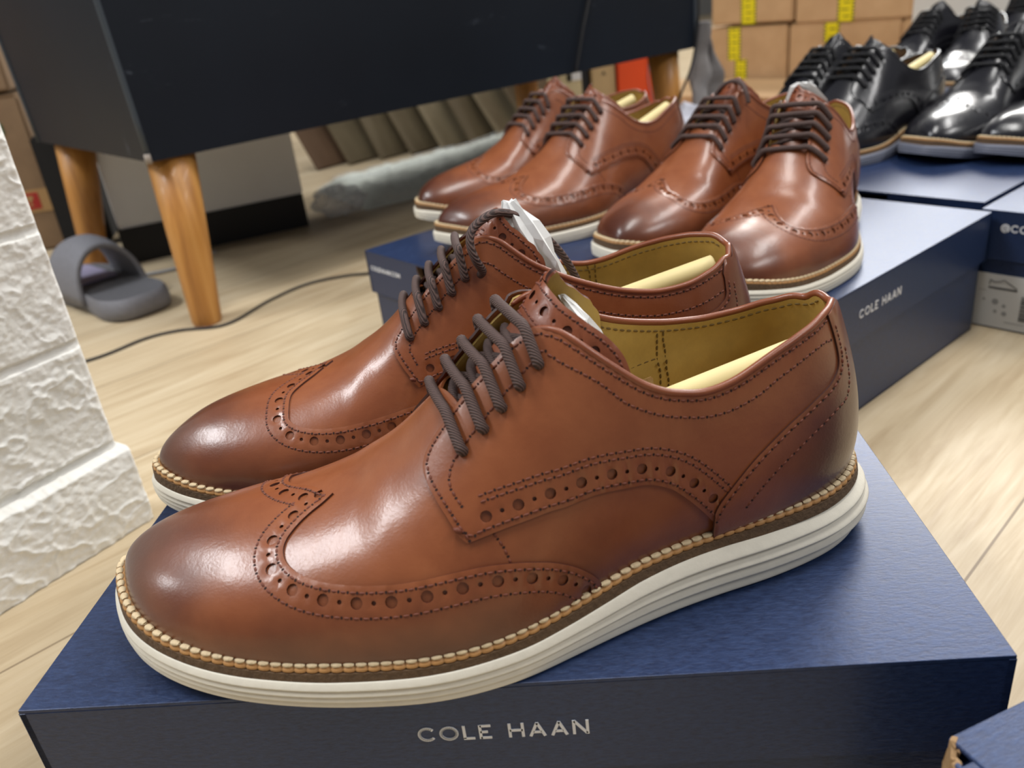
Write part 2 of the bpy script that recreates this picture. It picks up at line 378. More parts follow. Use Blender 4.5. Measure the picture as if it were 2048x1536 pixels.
def panel(name, loop, off, thick, mat, parent, holes=(), bevel=.35, edge=None, thin=1, under=None):
    
    """loop: closed pattern polygon; holes: closed loops; off: float or f(D)->mm above the last"""
    offf = (lambda D: np.full(len(D), float(off))) if np.isscalar(off) else off
    loops = [np.asarray(loop)] + [np.asarray(h) for h in holes]
    B = np.vstack(loops); B3 = S3(B)
    kd = KDTree(len(B))
    for i, p in enumerate(B3): kd.insert(p, i)
    kd.balance()
    g = GRID_D[::thin]; gp = GRID_P[::thin]; m = inside(g, loops[0])
    for h in loops[1:]: m &= ~inside(g, h)
    g, gp = g[m], gp[m]
    far = np.array([kd.find(p)[2] > 1.15 for p in gp], bool) if len(gp) else np.zeros(0, bool)
    g = g[far]
    # ring just inside each loop, keeps the top flat up to the bevel
    pts = [tuple(p) for p in B]; edges = []; base = 0
    for l in loops:
        n = len(l); edges += [(base+i, base+(i+1) % n) for i in range(n)]; base += n
    pts += [tuple(p) for p in g]
    r = delaunay_2d_cdt([Vector(p) for p in pts], edges, [], 0, 1e-6)
    V = np.array([tuple(v) for v in r[0]]); Fc = [tuple(f) for f in r[2]]
    cen = np.array([V[list(f)].mean(0) for f in Fc]); ok = inside(cen, loops[0])
    for h in loops[1:]: ok &= ~inside(cen, h)
    Fc = [f for f, k in zip(Fc, ok) if k]
    orig = r[3]; isB = np.zeros(len(V), bool)
    for i, l in enumerate(orig):
        if any(k < len(B) for k in l): isB[i] = True
    P = S3(V); Nn = N3(V); h = offf(V)
    # orient
    top = P + Nn*(h - np.where(isB, bevel, 0))[:, None]
    used = sorted({i for f in Fc for i in f}); mp = {v: i for i, v in enumerate(used)}
    rim = []
    top = top[used]; Nn = Nn[used]; h = h[used]; isB2 = isB[used]; P = P[used]; Fc = [tuple(mp[i] for i in f) for f in Fc]
    f0 = np.array(Fc); fn = np.cross(top[f0[:, 1]]-top[f0[:, 0]], top[f0[:, 2]]-top[f0[:, 0]])
    if (fn*Nn[f0[:, 0]]).sum(1).mean() < 0: Fc = [f[::-1] for f in Fc]
    from collections import Counter
    cnt = Counter((min(a, b), max(a, b)) for f in Fc for a, b in ((f[0], f[1]), (f[1], f[2]), (f[2], f[0])))
    bot = P + Nn*(h-thick)[:, None]; n = len(top); faces = list(Fc) + [tuple(i+n for i in f[::-1]) for f in Fc]
    for f in Fc:
        for a, b in ((f[0], f[1]), (f[1], f[2]), (f[2], f[0])):
            if cnt[(min(a, b), max(a, b))] == 1: rim.append((b, a, a+n, b+n))
    nf = len(faces); faces += rim
    me = mesh_from(np.vstack([top, bot])*.001, faces, name, mi=[0]*len(Fc)+[1 if under else 0]*(nf-len(Fc))+[1 if edge else 0]*len(rim)); me.set_sharp_from_angle(angle=math.radians(50))
    return link(name, me, parent, [mat, edge or under] if edge or under else mat)
def circle(c, r, n=14, sx=1.0):
    c = np.atleast_2d(c); a, b = jac(c); nn = N3(c)[0]; e1 = a[0]/np.linalg.norm(a[0]); e2 = np.cross(nn, e1)
    V = np.array([(e1*math.cos(q)*sx + e2*math.sin(q))*r for q in np.linspace(0, 2*PI, n, endpoint=False)])
    return move(np.repeat(c, n, 0), V)
def brogue(path, pitch, r_big, r_small, start=4, end=4):
    """big punched holes with a small one between, along an offset path"""
    D = resample(path, .5); Q = S3(D); L = np.concatenate([[0], np.cumsum(np.linalg.norm(np.diff(Q, axis=0), axis=1))])
    out = []; n = max(1, int((L[-1]-start-end)//pitch)); s = np.linspace(start, L[-1]-end, n+1)
    at = lambda q: np.array([np.interp(q, L, D[:, 0]), np.interp(q, L, D[:, 1])])
    for i, q in enumerate(s):
        out.append(circle(at(q), r_big, 12))
        if i < len(s)-1: out.append(circle(at((q+s[i+1])/2), r_small, 7))
    return out
def stitches(mb, D, off, pitch=3.3, ln=2.3, r=.46, sink=.10, dark=True):
    D = resample(D, pitch); 
    if len(D) < 3: return
    Q, t, n, w = frame(D); o = off(D) if callable(off) else np.full(len(D), float(off))
    for i in range(len(D)):
        c = Q[i] + n[i]*(o[i]-sink+.1); T, Nn, W = t[i], n[i], w[i]
        vs = []; fs = []
        for u, rr in ((-.5, .25), (-.3, .9), (0, 1.1), (.3, .9), (.5, .25)):
            for k in range(6):
                a = 2*PI*k/6; vs.append((c + T*ln*u + (Nn*math.cos(a)*.85 + W*math.sin(a))*r*rr - Nn*.25*(2*u)**2)*.001)
        for a in range(4):
            for k in range(6): fs.append((a*6+k, a*6+(k+1) % 6, (a+1)*6+(k+1) % 6, (a+1)*6+k))
        mb.add(vs, fs, 0)
        if dark:
            c2 = Q[i] + T*pitch*.5 + n[i]*(o[i]+.03); rr = .60
            mb.add([(c2 + (T*math.cos(2*PI*k/6)*rr*.8 + W*math.sin(2*PI*k/6)*rr))*.001 for k in range(6)] + [(c2 - Nn*.4)*.001], [tuple(range(6))], 1)
# --- pattern lines, read off the shoe
WING = [(96.3,3.3),(92.3,1.9),(88.7,1.0),(84.8,-.4),(81.8,-2.1),(79.6,-4.0),(78.7,-6.4),(79.3,-9.2),(81.6,-12.4),(85.3,-15.8),(90.7,-19.2),(97,-22.2),(106.2,-25.8),(115.6,-28.8),(125.1,-30.9),(134.5,-32.4),(144.7,-33.6),(151.6,-34.2),(158.7,-34.5),(165.8,-34.6),(170.6,-34.8),(175.5,-35.2),(180.3,-36.1),(182.7,-37.0),(184.2,-38.3)]
PEAKM = [(96.3,3.3),(92.1,6.2),(88.2,9.4),(82.4,13.4),(78.8,17.0),(78.4,21.0)]
QF = [(170.6,-4.7),(169.1,-4.6),(164.5,-4.7),(160,-5.0),(150.4,-5.0),(145.4,-5.4),(142.1,-5.5),(136.6,-6.1),(134,-6.7),(131.2,-8.0),(130,-10.2),(130.6,-14.1),(132.6,-18.7),(134.8,-22.6),(136.3,-25.2),(138,-27.6)]
QB = [(139.6,-28.6),(146.5,-28.9),(153.8,-28.8),(161,-28.4),(168.4,-27.6),(174.9,-26.9),(184.8,-25.4),(196.6,-24),(204.5,-23.1),(212.3,-22.9),(217.8,-23.4),(222.5,-24.1),(227,-25),(230.4,-25.9),(232.8,-27.2)]
TOPL = [(171.5,-4.5),(174.1,-4.7),(177.6,-5.7),(181.6,-7.0),(186.4,-8.9),(191.8,-10.7),(197.4,-12.1),(203.2,-13.2),(208,-13.8),(214.2,-14.1),(220.6,-14),(227.2,-13.7),(233.8,-13),(240.7,-12),(247.7,-10.6),(254.8,-8.9),(262.1,-6.9),(270.1,-4.1),(277.2,-.2),(281.2,3.2),(284.4,7.4)]
CNT = [(275.8,-1.2),(277.6,-2.2),(278.2,-3.4),(276.4,-5.4),(272,-8.2),(264.3,-11.5),(257,-14.1),(249.9,-16.5),(242.8,-18.8),(235.8,-21.3),(230.9,-23.3),(228.6,-24.8)]
EYE = [(144.2,-14.2),(152.2,-13.6),(159.3,-12.6),(166.4,-11.4),(173.6,-9.9)]
TONG = [(180.2,8.6),(180.3,5.0),(181.0,2.0),(182.9,-1.2),(185.8,-4.0),(192,-7.0),(198.5,-9.2),(203.0,-11.2),(205,-13.5)]
TOPM = [(170,.80),(174,.79),(178,.76),(184,.70),(190,.63),(197,.565),(204,.52),(211,.485),(219,.455),(228,.43),(237,.41),(246,.40),(254,.395),(263,.40),(271,.41),(279,.43),(287,.45),(296,.462)]
def feather_pts(i0, i1, t=0.0, step=2):
    """ring indices i0..i1 at height t"""
    idx = np.arange(i0, i1, step) % NTH; return LAST.plan(idx/NTH, np.full(len(idx), t))
def ring_index(p, lateral=True):
    th, _ = inv([p]); return int(round(th[0]*NTH)) % NTH
def DX(x, t, lateral=True):
    cand = np.where(LAST.lat == lateral)[0]; j = cand[np.argmin(np.abs(FE[cand, 0]-x))]; return LAST.plan(np.array([j/NTH]), np.array([float(t)]))[0]
def eyeM():
    M = mirD(np.array(EYE)); return move(M, np.tile([[-5.2, 0, -4.6]], (5, 1))*1.0)
def eyeL(right):
    return move(np.array(EYE), np.tile([[-6.5, 0, -5.8]], (5, 1))) if right else np.array(EYE)
def build_shoe(name, med_lift=4.2):
    right = med_lift < 3
    root = empty(name)
    ih, it = LAST.ih, LAST.it
    wl = catmull(WING, 6); wm = np.vstack([catmull(PEAKM, 6)[:-1], catmull(mirD(WING[7:]), 6)])
    ia, ib = ring_index(WING[-1]), ring_index(wm[-1])       # lateral end, medial end (going round the toe)
    # vamp: whole lower upper, open at the throat and under the quarters
    topen = pchip([0, 138, 143, 150, 165, 185, 230, 300], [1, 1, .86, .62, .5, .38, .27, .30])
    lat_line = []
    for X in np.concatenate([[143, 146], np.arange(150, 296, 4)]):
        cand = np.where(LAST.lat)[0]; j = cand[np.argmin(np.abs(FE[cand, 0]-X))]; lat_line.append((j/NTH, float(topen(X))))
    ll = LAST.plan(np.array([a for a, b in lat_line]), np.array([b for a, b in lat_line])); rr = mirD(ll)
    hc = LAST.plan(np.array([ih/NTH]), np.array([.30]))
    throat = np.array([(140.5, float(LAST.yr(140)))])
    hole = resample(np.vstack([throat, ll, hc, rr[::-1]]), 1.6, True)
    outer = resample(feather_pts(0, NTH, .0, 3), 1.6, True)
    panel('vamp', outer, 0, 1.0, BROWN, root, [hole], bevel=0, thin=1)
    # wing toe cap
    bl = brogue(offpath(wl, -5.6), 11.6, 2.1, .85, 3, 5); bm_ = brogue(offpath(wm, 5.6), 11.6, 2.1, .85, 12.5, 5)
    ring = []
    k = ia
    while k % NTH != ib % NTH: ring.append(k % NTH); k -= 1
    front = LAST.plan(np.array(ring[::3])/NTH, np.full(len(ring[::3]), .012))
    loop = np.vstack([resample(wl, 1.2)[:-1], resample(front, 1.8), resample(wm, 1.2)[::-1][:-1]])
    cap_off = 1.25
    panel('toe_cap', loop, cap_off, 1.2, BROWN, root, bl + bm_, bevel=.35, edge=EDGE)
    st = MB()
    s1 = -2.3
    stitches(st, offpath(wl, s1, ref=wm), cap_off); stitches(st, offpath(wm, -s1, ref=wl), cap_off)
    stitches(st, offpath(wl, s1*4.6, ref=wm), cap_off); stitches(st, offpath(wm, -s1*4.6, ref=wl), cap_off)
    # quarters
    qf = catmull(QF, 5); qb = catmull(QB, 5); tl = np.vstack([catmull(TOPL, 5), LAST.plan(np.array([ih/NTH]), np.array([.478]))]); iq = ring_index(QB[-1])
    tlm = np.vstack([catmull([DX(x, t, False) for x, t in TOPM], 5), LAST.plan(np.array([ih/NTH]), np.array([.478]))])
    heel_up = LAST.plan(np.full(20, ih/NTH), np.linspace(.0, .478, 20))
    fe = LAST.plan(np.arange(iq, ih, 3)/NTH, np.full(len(np.arange(iq, ih, 3)), .0))
    def qlift(D):
        th, t = inv(D); X = FE[(th*NTH).astype(int) % NTH, 0]; latm = LAST.lat[(th*NTH).astype(int) % NTH]
        w = np.clip((t-.60)/.2, 0, 1)*np.clip((X-126)/20, 0, 1)*np.clip((188-X)/15, 0, 1)
        return 1.5 + w*np.where(latm, .8, med_lift*np.clip((X-122)/45, .35, 1))
    qoff = qlift
    def mm_top(side, D):
        if side == 0: return D
        M = offpath(tlm, 11.0, False); return M[6:-4]
    for side in (0, 1):
        mm = (lambda a: a) if side == 0 else mirD
        parts = [resample(mm(qf), 1.1)[:-1], resample(mm(qb), 1.2)[:-1], resample(mm(fe), 2.0)[:-1], resample(heel_up, 2.0)[:-1], resample((tl, tlm)[side], 1.2)[::-1][:-1]]
        lp = np.vstack(parts)
        s = -1 if side == 0 else 1
        qbs = mm(np.vstack([catmull([(137, -26.5), (139.6, -28.6)], 3)[:-1], qb])); sgn = 1 if side == 0 else -1
        hol = brogue(offpath(qbs, 6.0*sgn), 11.0, 2.0, .8, 6, 8) + [circle(e, 1.9, 14) for e in (eyeL(right) if side == 0 else eyeM())]
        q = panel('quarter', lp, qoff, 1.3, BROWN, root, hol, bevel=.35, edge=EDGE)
        for d in (2.0, 11.0, 13.2): stitches(st, offpath(qbs, d*sgn)[4 if d > 5 else 0:], qoff)
        tls = (tl, tlm)[side]; sg = sgn
        stitches(st, offpath(tls, -2.4*sg)[:-9], qoff)
        stitches(st, mm_top(side, catmull([(172.5,-8.6),(174.9,-8.4),(180.8,-10.9),(186.4,-12.5),(192.7,-13.9),(199.5,-15.5),(206.9,-16.1),(213.3,-16.2),(219.8,-16),(226.4,-15.7),(233.1,-15.1),(239.9,-14.2),(246.9,-12.9),(254,-11),(261.3,-8.9),(269,-6.2),(275,-3.5)], 4)), qoff)
        qs = mm(qf)
        stitches(st, offpath(qs, 2.0*sgn), qoff)
        stitches(st, mm(catmull([(171,-9.4),(164,-10.6),(156,-11.8),(148,-13),(141,-14.3),(138,-16.5),(138.2,-19),(139.6,-21.5)], 4)), qoff)
        stitches(st, mm(catmull([(148.8,-29.4),(150.2,-30.7),(151.4,-32.3),(152.4,-34.0)], 3)), 0)
        # bar tack at the front corner
        c = mm(np.array([(136.2, -25.0), (138.6, -26.4)])); Q = S3(c) + N3(c)*2.4
        st.tube([Q[0]*.001, (Q.mean(0)+[0, 0, .3])*.001, Q[1]*.001], [.0006, .0011, .0006], 8)
        # lining
        tv = lambda D: (lambda th, t: (t - topen(FE[(th*NTH).astype(int) % NTH, 0]))/.06)(*inv(D))
        lo = lambda D: -1.3 + 1.3*np.clip(tv(D), 0, 1) + (qlift(D)-1.5)*.92
        dx = lambda xs, ts: np.array([DX(x, t, side == 0) for x, t in zip(xs, ts)])
        shr = np.vstack([resample(offpath(mm(qf[:60]), 1.3*sgn, False), 2.0)[:-1], resample(dx([146, 160, 175, 200, 240, 270, 290, 298], [.42, .16, .06, .06, .06, .06, .06, .06]), 2.5),
            resample(LAST.plan(np.full(10, ih/NTH), np.linspace(.06, .465, 10)), 2.5)[:-1], resample(offpath((tl, tlm)[side], -.8*sgn, False), 2.0)[::-1][:-1]])
        panel('lining', shr, lo, .9, LINING, root, [circle(e, 2.2, 12) for e in (eyeL(right) if side == 0 else eyeM())], bevel=.1, thin=1)
    ls = MB()
    for side, T_ in ((0, tl), (1, tlm)):
        sg = 1 if side == 0 else -1
        stitches(ls, offpath(T_, -3.2*sg)[6:-6], -.95, dark=False)
        for X in (231, 234.5): stitches(ls, np.array([DX(X+10*(.4-t), t, side == 0) for t in np.linspace(.385, .31, 4)]), -.95, dark=False); stitches(ls, np.array([DX(X+10*(.4-t), t, side == 0) for t in np.linspace(.30, .12, 8)]), -2.25, dark=False)
        stitches(ls, np.array([DX(X, .315, side == 0) for X in np.linspace(203, 230, 8)]), -1.0, dark=False)
        gs = np.array([DX(x, t, side == 0) for x, t in ((204, .29), (229, .27), (231, .14), (206, .14))])
        panel('elastic_gusset', resample(gs, 2, True), -2.15, .3, ELASTIC, root, [], bevel=0, thin=2)
    ls.build('lining_stitching', LSTITCH, root)
    # heel counter
    cl = catmull(CNT, 5); cm = mirD(cl)[4:]; j0, j1 = ring_index(CNT[-1]), ring_index(cm[-1])
    n_ = (j1-j0) % NTH; fr = LAST.plan(((j0+np.arange(0, n_, 3)) % NTH)/NTH, np.full(len(np.arange(0, n_, 3)), .0))
    tcl = [p for p in tl if p[0] > 276.2]; tcm = np.array([p for p in tlm if p[0] > 278])
    loop = np.vstack([resample(cl, 1.2)[:-1], resample(fr, 2)[:-1], resample(cm[::-1], 1.2)[:-1], resample(np.vstack([tcm[:-1], tcl[::-1]]), 1.5)[:-1]])
    coff = 2.6
    panel('heel_counter', loop, coff, 1.2, BROWN, root, [], bevel=.35, edge=EDGE)
    c2 = catmull([(281.5,-.6),(282.2,-2.5),(279.8,-5.8),(272.1,-10.5),(262.5,-14.7),(253.9,-18),(246.9,-20.7),(242.4,-22.6)], 5)
    for a, b, sg in ((cl, c2, 1), (cm, mirD(c2), -1)):
        stitches(st, offpath(a, 1.9*sg)[6:], coff); stitches(st, b, coff)
    st.build('stitching', [STITCH, HOLE], root)
    # tongue
    tg = catmull(TONG, 6); tgm = mirD(tg); k_ = np.clip((tg[0, 1]-tg[:, 1])/6, 0, 1); tgm = tgm + np.stack([5.5*k_*(1-np.linspace(0, 1, len(tg))**2), 0*k_], 1)
    base = np.vstack([tg, [(200, -14.5)], [(170, -12)], [(140, -12)], [(134, -6)], [(132, 7)], [(134, 19)], mirD(np.array([(140, -12.)])), mirD(np.array([(170, -12.)])), mirD(np.array([(200, -14.5)])), tgm[::-1][:-1]])
    toff = lambda D: -6.0 + 4.0*np.clip((D[:, 0]-165)/16, 0, 1)
    hl = brogue(offpath(tg[1:], -6.5), 10.5, 1.9, .8, 3, 3) + brogue(offpath(tgm[1:], 6.5), 10.5, 1.9, .8, 8, 3)
    panel('tongue', resample(base, 1.3, True), toff, 1.5, BROWN_PLAIN, root, hl, bevel=.35, edge=EDGE)
    panel('tongue_lining', resample(base, 1.6, True), lambda D: toff(D)-1.45, .9, BROWN_PLAIN, root, [], bevel=0, thin=2, under=LINING)
    st2 = MB()
    for d in (2.2, 11.5, 14): 
        for a, sg in ((tg, -1), (tgm, 1)): stitches(st2, offpath(a[1:], d*sg), toff)
    st2.build('tongue_stitching', [STITCH, HOLE], root)
    # rolled collar
    cb = MB(); full = np.vstack([resample(tl, 1.6)[:-1], resample(tlm, 1.6)[::-1]]); Q = S3(full) + N3(full)*.55
    for _ in range(3): Q[1:-1] = (Q[:-2]+2*Q[1:-1]+Q[2:])/4
    rad = np.full(len(Q), .00145); rad[:6] = np.linspace(.0008, .00145, 6); rad[-6:] = np.linspace(.00145, .0008, 6)
    cb.tube(Q*.001, rad, 10); cb.build('collar_binding', BROWN_PLAIN, root)
    # insole
    ii = np.arange(0, NTH, 8); P = ring_offset(-8.0)[ii]; z = zmid(P[:, 0])+2.0; cz = np.array([[P[:, 0].mean(), P[:, 1].mean()]])
    V = np.vstack([np.column_stack([P, z])]); Vb = V - [0, 0, 3]; n = len(ii); m = MB()
    mid = np.array([[x, 4, zmid(x)+2.5] for x in np.linspace(12, 290, 24)])
    me_v = np.vstack([V, Vb]); tri = delaunay_2d_cdt([Vector(p[:2]) for p in V], [(i, (i+1) % n) for i in range(n)], [], 1, 1e-6)[2]
    m.add(me_v*.001, [f for f in tri] + [tuple(i+n for i in f[::-1]) for f in tri] + [(i, (i+1) % n, (i+1) % n+n, i+n) for i in range(n)])
    m.build('insole', LINING, root, smooth=False)
    build_sole(root)
    build_laces(root, qlift, right)
    return root
def swept_ring(prof, nprof, step=2):
    """prof(k, x)->(offset, z) arrays over ring; closed strip"""
    idx = np.arange(0, NTH, step); rings = []
    for k in range(nprof):
        d, z = prof(k/(nprof-1), OUT[:, 0]); P = smooth_ring(OUT + OUTN*d[:, None], 8); rings.append(np.column_stack([P, z])[idx])
    return np.array(rings)
def ring_mesh(rings, cap_bottom=True, cap_top=True):
    K, n, _ = rings.shape; V = rings.reshape(-1, 3)*.001; f = []
    for k in range(K-1):
        for i in range(n): j = (i+1) % n; f.append((k*n+i, k*n+j, (k+1)*n+j, (k+1)*n+i))
    tri = delaunay_2d_cdt([Vector(p[:2]) for p in rings[0]], [(i, (i+1) % n) for i in range(n)], [], 1, 1e-7)
    if cap_bottom and len(tri[0]) == n: f += [tuple(t[::-1]) for t in tri[2]]
    if cap_top:
        tri2 = delaunay_2d_cdt([Vector(p[:2]) for p in rings[-1]], [(i, (i+1) % n) for i in range(n)], [], 1, 1e-7)
        if len(tri2[0]) == n: f += [tuple(q+(K-1)*n for q in t) for t in tri2[2]]
    return V, f
HEELO = pchip([0, 200, 250, 280, 308], [0, 0, 1.0, 3.0, 4.4])
BULGE = pchip([0, 20, 60, 130, 200, 250, 285, 300, 308], [.8, .8, 1, 1, 1.5, 2.5, 5, 6.5, 7])
def sole_prof(v, x):
    # v 0 bottom .. 1 top; four stacked bands, each overhanging the one below
    zb, zt = zspring(x), zwhite(x)
    z = zb + (zt-zb)*v
    env = BULGE(x)*np.sin(np.pi*np.clip(v*.92+.04, 0, 1))**.8
    lines = [0, .27, .50, .73, 1.0001]; k = int(np.searchsorted(lines, v, side='right')-1); k = min(max(k, 0), 3); u = (v-lines[k])/(lines[k+1]-lines[k])
    hgt = np.clip((zt-zb)/20, .62, 1)
    saw = 1.9*(1-u)**.75*(1-np.exp(-u*14))*hgt*(1+.45*np.clip((x-170)/50, 0, 1))
    return env + saw - 1.2, z
def build_sole(root):
    nprof = 49
    R_ = swept_ring(sole_prof, nprof, 2); bot = R_[:1].copy()
    V, f = ring_mesh(R_); me = mesh_from(V, f, 'outsole'); me.set_sharp_from_angle(angle=math.radians(60)); link('outsole', me, root, WHITE_EVA)
    def mp(v, x):
        z = zwhite(x)-.3 + (zmid(x)-zwhite(x)+.45)*v; return HEELO(x) - 1.3 - .5*v, z
    V, f = ring_mesh(swept_ring(mp, 5, 3)); me = mesh_from(V, f, 'midsole'); me.set_sharp_from_angle(angle=math.radians(50)); link('midsole', me, root, SUEDE)
    # welt: scalloped rand round the upper
    base = OUT + OUTN*(HEELO(OUT[:, 0]) - 2.5)[:, None]; base = smooth_ring(base, 10); L = np.concatenate([[0], np.cumsum(np.linalg.norm(np.diff(np.vstack([base, base[:1]]), axis=0), axis=1))])
    tot = L[-1]; nst = int(round(tot/4.3)); N = nst*8; s = np.linspace(0, tot, N, endpoint=False); B = np.vstack([base, base[:1]])
    c = np.stack([np.interp(s, L, B[:, 0]), np.interp(s, L, B[:, 1])], 1); nrm = normals2(c); ph = np.arange(N) % 8/8
    lump = np.abs(np.sin(np.pi*ph))**.5
    prof = [(-4.0, -.6), (-4.0, 1.9), (-2.6, 2.35), (-.9, 2.0), (.35, 1.2), (.55, .2), (-.2, -.6)]
    rings = []
    for (d, zz) in prof:
        out = d > -2; dd = d - (1-lump)*.75*out; zt = zz - (1-lump)*.45*(zz > .5)
        P = c + nrm*np.array(dd)[:, None]; rings.append(np.column_stack([P, zmid(c[:, 0]) + zt + .45]))
    rings = np.array(rings)[::-1]
    K, n, _ = rings.shape; V = rings.reshape(-1, 3)*.001; f = []
    for k in range(K):
        for i in range(n): j = (i+1) % n; k2 = (k+1) % K; f.append((k*n+i, k*n+j, k2*n+j, k2*n+i))
    link('welt', mesh_from(V, f, 'welt'), root, WELT)
    mb = MB(); sp = np.arange(nst)*8+4
    t2 = np.stack([-nrm[:, 1], nrm[:, 0]], 1)
    for i in sp:
        p = c[i] + nrm[i]*-1.45; z = zmid(c[i, 0]) + 2.6; vs = []; fs = []
        for u, rr in ((-1, .55), (-.55, .95), (0, 1.05), (.55, .95), (1, .55)):
            for k in range(7):
                a = 2*PI*k/7; q = p + t2[i]*u*1.9 + nrm[i]*math.cos(a)*1.5*rr
                vs.append((q[0]*.001, q[1]*.001, (z + math.sin(a)*.85*rr)*.001))
        for a in range(4):
            for k in range(7): fs.append((a*7+k, a*7+(k+1) % 7, (a+1)*7+(k+1) % 7, (a+1)*7+k))
        fs += [tuple(range(7)), tuple(28+k for k in range(6, -1, -1))]
        mb.add(vs, fs)
    mb.build('welt_stitching', WELTTHREAD, root)
LACE_R = 2.0
def build_laces(root, qlift, right):
    e0 = eyeL(right); e1 = eyeM(); mb = MB()
    def edge(a, b):
        """where a lace row crosses the two facing edges"""
        us = np.linspace(0, 1, 60); D = a + (b-a)*us[:, None]; t = inv(D)[1]; k = np.where(t > .785)[0]
        return (us[k[0]], us[k[-1]]) if len(k) > 1 else (.3, .7)
    for i in range(5):
        u0, u1 = edge(e0[i], e1[i]); D = e0[i] + (e1[i]-e0[i])*np.array([0, u0*.55, u0, u1, 1-(1-u1)*.55, 1])[:, None]
        Q = S3(D); N = N3(D); o = qlift(D); n = lambda k, h: Q[k] + N[k]*(o[k]+h); up = N[2]+N[3]; up /= np.linalg.norm(up)
        A, B = n(2, 2.1), n(3, 2.1)
        ctrl = [Q[0]-N[0]*2.2, n(0, .4), n(0, 1.7) + (Q[1]-Q[0])*.12, n(1, 2.1), A] + [A + (B-A)*f + up*.9*math.sin(PI*f) for f in (.2, .4, .6, .8)] + [B, n(4, 2.0), n(5, 1.5) + (Q[4]-Q[5])*.12, n(5, .2), Q[5]-N[5]*1.8]
        mb.tube(catmull(ctrl, 4)*.001, LACE_R*.001, 10)
    for i in range(4):
        for (a, b, h) in ((e0[i], e1[i+1], .9), (e1[i], e0[i+1], -.3)):
            u0, u1 = edge(a, b); D = a + (b-a)*np.array([u0-.06, u1+.06])[:, None]; Q = S3(D); N = N3(D); up = N.sum(0); up /= np.linalg.norm(up)
            A, B = Q[0]-N[0]*1.2, Q[1]-N[1]*1.2
            mb.tube(catmull([A + (B-A)*f + up*(1.2+h)*math.sin(PI*f) for f in np.linspace(0, 1, 6)], 3)*.001, LACE_R*.92*.001, 9)
    mb.build('lace', LACE_BR, root)
# ------------------------------------------------------------------ setting
HB = .1072; ANG2 = math.radians(43.02)
def oak():
    m = NT('oak_laminate'); co = m.coord('Object', rot=(0, 0, -math.radians(46.8)))
    br = m.n('ShaderNodeTexBrick'); br.offset = .37; m.l(co, br.inputs['Vector'])
    br.inputs['Scale'].default_value = 1; br.inputs['Brick Width'].default_value = 1.2; br.inputs['Row Height'].default_value = .19
    br.inputs['Mortar Size'].default_value = .0009; br.inputs['Mortar Smooth'].default_value = .3
    br.inputs['Color1'].default_value = (.2, .2, .2, 1); br.inputs['Color2'].default_value = (.8, .8, .8, 1)
    mp = m.n('ShaderNodeMapping'); m.l(co, mp.inputs[0]); mp.inputs['Scale'].default_value = (1.6, 16, 1)
    add = m.n('ShaderNodeVectorMath', operation='ADD'); m.l(mp.outputs[0], add.inputs[0]); m.l(br.outputs['Color'], add.inputs[1])
    g = m.noise(add.outputs[0], 3.2, 7, .62, .9)
    mp2 = m.n('ShaderNodeMapping'); m.l(co, mp2.inputs[0]); mp2.inputs['Scale'].default_value = (8, 160, 1)
    g2 = m.noise(mp2.outputs[0], 2.0, 4, .6, .3)
    c = m.ramp(g, [(.25, srgb(172, 150, 118)), (.5, srgb(200, 182, 150)), (.75, srgb(218, 203, 174))])
    c = m.mix(m.math('MULTIPLY', g2, .28), c, srgb(150, 120, 88))
    c = m.mix(m.math('MULTIPLY', br.outputs['Fac'], .7), c, srgb(96, 74, 54))
    m.setp(Base_Color=c, Roughness=m.ramp(g2, [(.2, (.40,)*3+(1,)), (.8, (.55,)*3+(1,))]), Specular_IOR_Level=.4, Normal=m.bump(g2, .12, .001)); return m.m
OAK = oak()
fl = MB(); fl.box(-3, 4.5, -1.5, 6.5, -.05, 0)
tag(fl.build('floor', OAK, smooth=False), kind='structure')
wl = MB(); wl.box(-3, 4.5, 6.4, 6.5, 0, 2.6)
tag(wl.build('wall_back', simple('grey_wall', srgb(120, 120, 118), .8), smooth=False), kind='structure')
# ------------------------------------------------------------------ lettering
def letter(ch):
    """strokes of a wide geometric sans, unit height; returns (width, [polylines])"""
    arc = lambda cx, cy, rx, ry, a0, a1, n=20: [(cx+rx*math.cos(math.radians(a0+(a1-a0)*i/n)), cy+ry*math.sin(math.radians(a0+(a1-a0)*i/n))) for i in range(n+1)]
    L = {'C': (.93, [arc(.5, .5, .43, .43, 42, 318)]), 'O': (1.02, [arc(.51, .5, .44, .43, 0, 360, 28)]), 'L': (.62, [[(.07, 1), (.07, .07)], [(0, .07), (.62, .07)]]),
         'E': (.66, [[(.07, 1), (.07, 0)], [(.07, .93), (.66, .93)], [(.07, .5), (.48, .5)], [(.07, .07), (.66, .07)]]), 'H': (.84, [[(.07, 0), (.07, 1)], [(.77, 0), (.77, 1)], [(.07, .5), (.77, .5)]]),
         'A': (.92, [[(.07, 0), (.46, .97)], [(.85, 0), (.46, .97)], [(.24, .3), (.68, .3)]]), 'N': (.86, [[(.07, 0), (.07, 1)], [(.79, 0), (.79, 1)], [(.10, .96), (.76, .04)]]),
         'M': (1.0, [[(.07, 0), (.07, 1)], [(.93, 0), (.93, 1)], [(.1, .96), (.5, .2)], [(.9, .96), (.5, .2)]]), '.': (.16, [[(.08, 0), (.08, .15)]]),
         '@': (1.1, [arc(.55, .45, .48, .5, -60, 280, 26), arc(.53, .45, .2, .22, 0, 360, 18), [(.74, .68), (.76, .3), (.9, .25), (1.0, .4)]]), ' ': (.42, [])}
    return L[ch]
